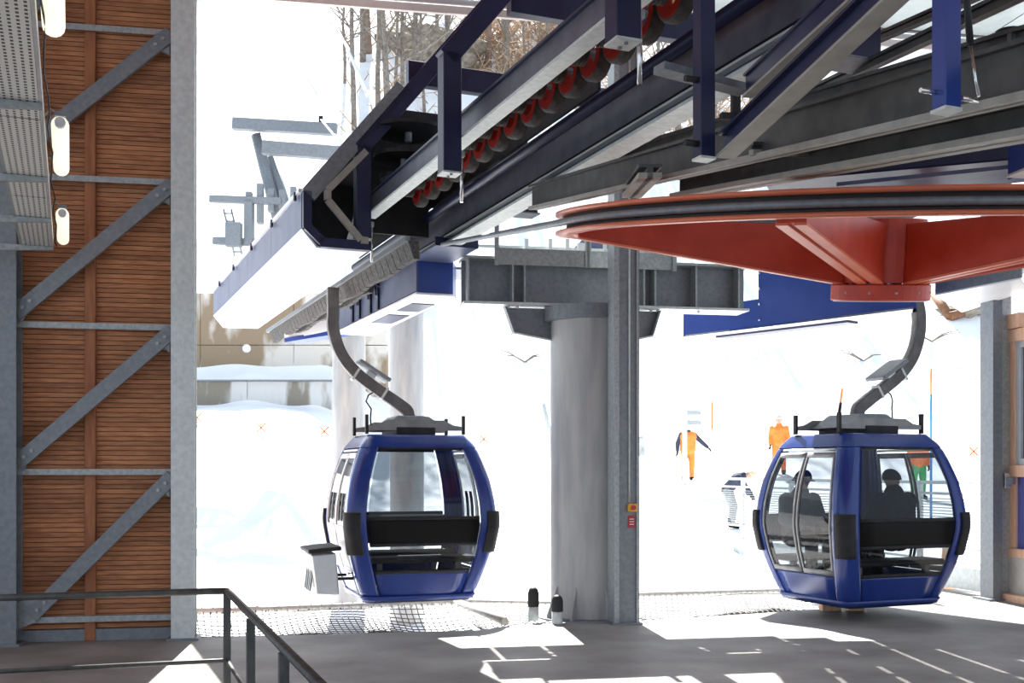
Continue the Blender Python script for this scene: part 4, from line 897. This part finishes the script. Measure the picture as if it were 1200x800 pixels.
t = net('safety net stretched between the pillar and the right cabin', h1, h2, h3, h4, 38, 14, .2); MB().tube([h4-V((.3, 0, 0)), h4, h3], .045, 10).build('edge_pipe', 'pipe', t)

# ------------------------------------------------------------------ booth and column at right
bc = V((6.63, 15.35, 0))
t = thing('steel_column', 'tall galvanised column at the right in front of the operator booth', 'column', bc, 0, 'galvanised columns of the station building')
MB().box(bc+V((0, 0, 3.6)), (.14, .30, 7.2), NB).build('profile', 'galv_dark', t, .004)
MB().box(bc+NB*.16+MB_*.02+V((0, 0, 3.6)), (.18, .22, 7.2), NB).build('inner_profile', 'galv', t, .004)
MB().box(bc+NB*.05+V((0, 0, .015)), (.42, .40, .03), NB).build('base_plate', 'galv_dark', t)
bo = bc+NB*.20-MB_*.05
def bp_(f, n_, z): return bo-MB_*f+NB*n_+V((0, 0, z))
bt = thing('operator_booth', 'timber framed operator booth with window, blue panel and concrete base at right edge', 'booth', bo)
def bbox(f0, f1, n0, n1, z0, z1, nm, mt, par=bt, bv=0): return MB().hexa([bp_(f0, n0, z0), bp_(f1, n0, z0), bp_(f1, n1, z0), bp_(f0, n1, z0)], [bp_(f0, n0, z1), bp_(f1, n0, z1), bp_(f1, n1, z1), bp_(f0, n1, z1)]).build(nm, mt, par, bv)
bbox(0, 2.6, 0, .25, 0, .60, 'concrete_base', 'concrete')
bbox(-.25, 2.6, -.12, 0, 0, .10, 'base_plank', 'wood_pale', bt, .004)
bbox(0, .16, .02, .14, .60, 3.72, 'stud', 'wood_pale', bt, .004); bbox(2.4, 2.6, .02, .14, .60, 3.72, 'stud', 'wood_pale', bt, .004)
bbox(0, 2.6, .0, .16, 3.55, 3.72, 'top_beam', 'wood_pale', bt, .004); bbox(-.02, .30, -.02, .18, 3.73, 3.93, 'rafter_end', 'wood_pale', bt, .004)
bbox(0, 2.6, 0, .16, 1.70, 1.86, 'mid_beam', 'wood_pale', bt, .004); bbox(0, 2.6, .0, .16, .60, .72, 'sill_beam', 'wood_pale', bt, .004)
bbox(.16, 2.4, .06, .10, .72, 1.70, 'panel', 'panel_violet')
wf = bbox(.16, .26, .03, .12, 1.86, 3.55, 'window_frame', 'alu', bt, .004)
bbox(.26, 2.4, .03, .12, 1.86, 1.95, 'window_frame', 'alu', bt, .004); bbox(.26, 2.4, .03, .12, 3.46, 3.55, 'window_frame', 'alu', bt, .004)
bbox(.26, 2.4, .07, .08, 1.95, 3.46, 'window_pane', 'glass')
bbox(.02, .12, -.10, .0, 1.55, 1.75, 'latch_box', 'chrome', bt, .01); bbox(.12, .2, -.04, 0, 1.6, 1.7, 'latch_arm', 'galv_dark')
bbox(0, 2.6, 2.2, 2.3, .0, 3.7, 'rear_wall', 'concrete'); bbox(-.02, 0, 0, 2.3, 0, 3.72, 'side_wall', 'white_panel')
bbox(.3, 2.6, .1, .15, 3.95, 4.12, 'blue_fascia', 'blue'); bbox(.3, 2.6, .12, .13, 4.15, 4.7, 'upper_pane', 'glass')
p = onz(1112, 690, 0); t = thing('leaning_board', 'weathered wooden board leaning under the right cabin', 'board', p); MB().hexa([p+V((-.12, 0, 0)), p+V((.10, 0, 0)), p+V((.10, .04, 0)), p+V((-.12, .04, 0))], [p+V((-.02, .15, .75)), p+V((.20, .15, .75)), p+V((.20, .19, .75)), p+V((-.02, .19, .75))]).build('plank_board', 'wood_pale', t)
p = onz(968, 718, 0); t = thing('timber_block', 'orange timber blocks on the platform edge under the right cabin', 'timber', p)
for k, (dx, L) in enumerate(((0, .25), (.32, .2))): MB().box(p+V((.12+dx, .25, .06)), (L, .12, .12), NB).build('block', 'wood_pale', t, .004)
p = onz(1086, 705, 0); t = thing('short_post', 'short grey steel post under the right corner of the right cabin', 'post', p); MB().box(p+V((0, 0, .25)), (.06, .06, .5), NB).build('tube', 'galv_dark', t)
MB().box(p+V((0, 0, .01)), (.14, .14, .02), NB).build('foot_plate', 'galv_dark', t)

# ------------------------------------------------------------------ background pillars, retaining walls, line tower, ropes
for px, Y, r, zt, lab in ((477, 19.0, .29, 4.6, 'rear round grey pillar standing behind the left cabin'), (409, 20.2, .30, 4.6, 'pale round pillar left of the left cabin under the housing')):
    p = V(((px-CX)/F*Y, Y, 0)); zb = ground(p.x, p.y)-.3; t = thing('support_pillar', lab, 'pillar', V((p.x, p.y, zb)), 0, 'pillars behind the left cabin')
    MB().lathe([(r, zb), (r, zt)], p, (0, 0, 1), 32).build('shaft', 'pillar_grey', t); MB().lathe([(0, zt), (r+.12, zt), (r+.12, zt+.05), (0, zt+.05)], p, (0, 0, 1), 24, False).build('head_plate', 'galv_dark', t)
rw = thing('retaining_wall', 'tall stained brown concrete retaining wall behind the snow at left', 'wall', V((-10, 38, 4.5)))
for k in range(4):
    x1 = -4.3-k*3.2; x0 = x1-3.18
    for z0, z1 in ((4.3, 6.05), (6.08, 7.85)): MB().box(V(((x0+x1)/2, 38.3, (z0+z1)/2)), (x1-x0, .5, z1-z0)).build('wall_section', 'retaining', rw)
for x, z in ((-9.1, 5.95), (-5.9, 5.6)):
    MB().lathe([(.0, .05), (.12, .05), (.15, 0), (.15, -.1)], V((x, 38.02, z)), (0, -1, 0), 16).build('drain_plug', 'sign_white', rw)
rw2 = thing('retaining_wall', 'low grey stained concrete kerb wall below the tall retaining wall', 'wall', V((-10, 36, 3.5)))
for k in range(3):
    x1 = -5.2-k*3.4; x0 = x1-3.38; MB().box(V(((x0+x1)/2, 36.2, 4.0)), (x1-x0, .4, 1.3)).build('wall_section', 'retaining_low', rw2)
    MB().box(V(((x0+x1)/2, 36.12, 4.68)), (x1-x0, .6, .05)).build('coping', 'galv_dark', rw2)
TY = 34.0
tw = thing('line_tower', 'pale galvanised cableway tower with crossarms above the white housing', 'tower', V((at(330, 260, TY).x, TY, 3)))
def tb(x0, y0, x1, y1, w_, h_, nm, mt='galv_dark', dy=0, par=tw): return MB().beam(at(x0, y0, TY+dy), at(x1, y1, TY+dy), w_, h_, 'c').build(nm, mt, par)
tb(273, 145, 395, 152, .25, .34, 'crossarm'); tb(308, 173, 400, 180, .25, .38, 'crossarm', 'galv_dark', -1.2)
tb(246, 233, 330, 236, .2, .20, 'crossarm', 'galv_dark', -.5); tb(250, 282, 310, 285, .2, .2, 'crossarm', 'galv_dark', -.5)
for (x0, y0, x1, y1, w_) in ((302, 158, 340, 310, .42), (318, 184, 356, 310, .3), (392, 185, 352, 310, .3)):
    MB().tube([at(x0, y0, TY+.3), at(x1, y1, TY+.3)], w_/2, 10).build('mast_leg', 'galv_dark', tw)
for k in range(5): c = at(292+k*13, 205+abs(k-2)*4+30, TY-.4); MB().box(c, (.18, .3, .9+.3*math.sin(k*2)), (1, .1, 0)).build('sheave_bracket', 'galv_dark', tw)
m = MB(); 
for s in (0, 9): m.tube([at(262+s, 245, TY-.6), at(275+s, 300, TY-.6)], .03, 6)
for k in range(6): m.tube([at(264+k*2.2, 250+k*9, TY-.6), at(273+k*2.2, 250+k*9, TY-.6)], .025, 6)
m.build('ladder', 'galv_dark', tw)
MB().box(at(274, 275, TY-.7), (.45, .3, .7)).build('sheave_box', 'galv_dark', tw); MB().box(at(292, 262, TY-.5), (.25, .3, 1.3)).build('sheave_box', 'galv_dark', tw)
m = MB(); a = at(376, 142, TY); m.box(a, (.12, .12, .3)); m.build('rope_saddle', 'plastic_grey', tw)
for i, (x0, y0, Y0, x1, y1, Y1, r, lab) in enumerate(((432, 108, 26, 377, -10, 66, .045, 'white haul rope rising from the housing to the wooded hillside'), (430, 112, 26, 384, 0, 66, .03, 'second thinner rope close beside the white haul rope'), (372, 112, 36, 318, 10, 75, .03, 'faint cable rising over the bright snow left of the ropes'), (376, 140, 34, 410, 165, 25, .025, 'short cable from the tower saddle down behind the housing'))):
    a, b = at(x0, y0, Y0), at(x1, y1, Y1); tag(MB().tube([a, (a+b)/2-V((0, 0, .15)), b], r, 6).build('line_rope', 'sign_white'), lab, 'rope', 'ropes up the hill')

# ------------------------------------------------------------------ hillside trees, thicket, rocks
def bare_tree(label, base, h, seed, matn='bark', nb=16, r0=.12, lean=0):
    rg = random.Random(seed); m = MB(); pts = []; x = y = 0
    for k in range(7):
        pts.append(base+V((x, y, h*k/6-.2))); x += rg.uniform(-.1, .1)*h*.1+lean; y += rg.uniform(-.1, .1)*h*.1
    m.tube(pts, [r0*(1-.13*k) for k in range(7)], 6)
    t = thing('bare_tree', label, 'tree', base, 0, 'bare trees on the hillside'); m.build('trunk', matn, t); m = MB()
    for i in range(nb):
        f = rg.uniform(.2, .98); k = int(f*6); p = pts[k].lerp(pts[min(k+1, 6)], f*6-k); a = rg.uniform(0, 2*math.pi); L = h*rg.uniform(.12, .32)*(1.15-f*.6); e = rg.uniform(.3, 1.1)
        d = V((math.cos(a)*math.cos(e), math.sin(a)*math.cos(e), math.sin(e))); q = p+d*L*.5+V((0, 0, .05*L)); s = p+d*L+V((0, 0, .18*L)); m.tube([p, q, s], [r0*.35*(1.1-f), r0*.22, r0*.09], 4)
        for j in range(3):
            a2 = a+rg.uniform(-1.2, 1.2); d2 = V((math.cos(a2)*.7, math.sin(a2)*.7, rg.uniform(.1, .9))); b0 = p.lerp(s, rg.uniform(.3, .95)); m.tube([b0, b0+d2*L*.35], [r0*.12, r0*.05], 3)
    m.build('branches', matn, t); return t
WH = [(404, 98, 9), (415, 150, 13), (425, 70, 10), (432, 62, 14), (443, 140, 12), (455, 165, 14), (463, 105, 11), (473, 150, 13), (486, 90, 9), (498, 140, 12), (512, 80, 10), (527, 110, 11), (548, 90, 9), (572, 85, 14), (592, 95, 9), (616, 90, 8), (640, 85, 9), (735, 150, 10), (752, 180, 12), (770, 150, 9), (795, 170, 11), (838, 175, 10), (858, 160, 9), (880, 180, 10), (960, 110, 9), (1005, 100, 10)]
LB = ['slim', 'crooked', 'tall', 'thick', 'twiggy', 'forked', 'thin']
for i, (px, py, h) in enumerate(WH):
    b = ground_hit(px, py, 42); wh = 'left of the bent frames' if px < 530 else ('seen between the bent frames' if px < 700 else 'between the beams at right')
    bare_tree('%s leafless hillside tree, %s from left of those %s' % (LB[i % 7], ORD[i if i < 12 else (i-12 if i < 17 else i-17)], wh), b, h*1.1, 40+i, 'tan_trunk' if px in (572, 432) else 'bark', 26, .24 if px in (432, 572) else .10+.05*(i % 3))
def thicket(label, px0, px1, py0, py1, n, seed, hmin=1.0, hmax=2.6):
    rg = random.Random(seed); m = MB(); c = ground_hit((px0+px1)/2, (py0+py1)/2, 42)
    for i in range(n):
        b = ground_hit(rg.uniform(px0, px1), rg.uniform(py0, py1), 42); L = rg.uniform(hmin, hmax); a = rg.uniform(0, 6.28); d = V((math.cos(a)*.8, math.sin(a)*.8, rg.uniform(.4, 1.2))); e = b+d*L*.6; m.tube([b, e, e+V((d.x*L*.5, d.y*L*.5, -.1*L))], [.05, .035, .015], 3, False)
        m.tube([e, e+V((rg.uniform(-1, 1), rg.uniform(-1, 1), rg.uniform(.1, .8)))*L*.4], [.03, .012], 3, False)
    o = m.build('thicket', 'twig'); tag(o, label, 'bush'); o['kind'] = 'stuff'; return o
thicket('tan dry brushwood covering the hillside behind the bent frames', 548, 665, 20, 105, 560, 5)
thicket('tan dry brushwood glimpsed between the beams at right', 700, 900, 60, 190, 420, 6)
thicket('thin dry twigs among the bare trees at upper left', 405, 530, 15, 160, 80, 8, .6, 1.8)
def rock(label, px, py, sz, seed, Y0=42):
    b = ground_hit(px, py, Y0); rg = random.Random(seed); ph = [rg.uniform(0, 6) for _ in range(6)]
    def fn(u, v):
        a = 2*math.pi*u; e = math.pi*(v-.5); n_ = 1+.18*math.sin(3*a+ph[0])*math.cos(e)+.14*math.sin(5*a+ph[1]+3*e)+.12*math.sin(7*e+ph[2]+2*a)*math.cos(e)
        return b+V((math.cos(a)*math.cos(e)*sz[0], math.sin(a)*math.cos(e)*sz[1], math.sin(e)*sz[2]))*n_
    tag(MB().grid(fn, 28, 16).build('rock', 'rock'), label, 'rock')
rock('brown rock outcrop among the bare trees at upper left', 492, 62, (3.2, 1.6, 1.3), 1)
rock('brown weathered rock beside the fallen branch at right', 1130, 368, (.9, .7, .35), 2, 25)
b0 = ground_hit(1092, 348, 25); b1 = ground_hit(1113, 377, 25); b2 = ground_hit(1142, 372, 25)
t = thing('fallen_branch', 'thick brown broken branch lying on the snow right of the wheel hub', 'branch', b1); up1 = V((0, 0, .15))
MB().tube([b0+up1, b0.lerp(b1, .5)+up1*1.4, b1+up1], [.16, .19, .15], 8).build('main_stem', 'wood_dark', t); MB().tube([b1+up1, b1.lerp(b2, .5)+up1*1.2, b2+up1], [.2, .16, .08], 8).build('side_stem', 'wood_dark', t)
for i, (px, py, s, lab) in enumerate(((615, 425, 1, 'dark twigs poking out of the snow left of the pillar'), (960, 395, 1.1, 'thin dry twigs on the snow slope behind the right cabin hanger'), (890, 400, .7, 'small twig on the snow slope below the blue housing'), (1012, 425, .9, 'forked twig on the snow just left of the right hanger'), (1092, 400, 1.1, 'dark twig hanging down the snow left of the booth column'))):
    b = ground_hit(px, py, 24); rg = random.Random(70+i); t = thing('snow_twig', lab, 'twig', b)
    for k in range(6):
        a = rg.uniform(-.4, .5)+(math.pi if k % 2 else 0); L = s*rg.uniform(.5, 1.3); d = V((math.cos(a), rg.uniform(-.3, .3), .35+.2*math.sin(a))); MB().tube([b, b+d*L*.5+V((0, 0, .1)), b+d*L], [.03, .022, .008], 4).build('twig_stem', 'bark', t)
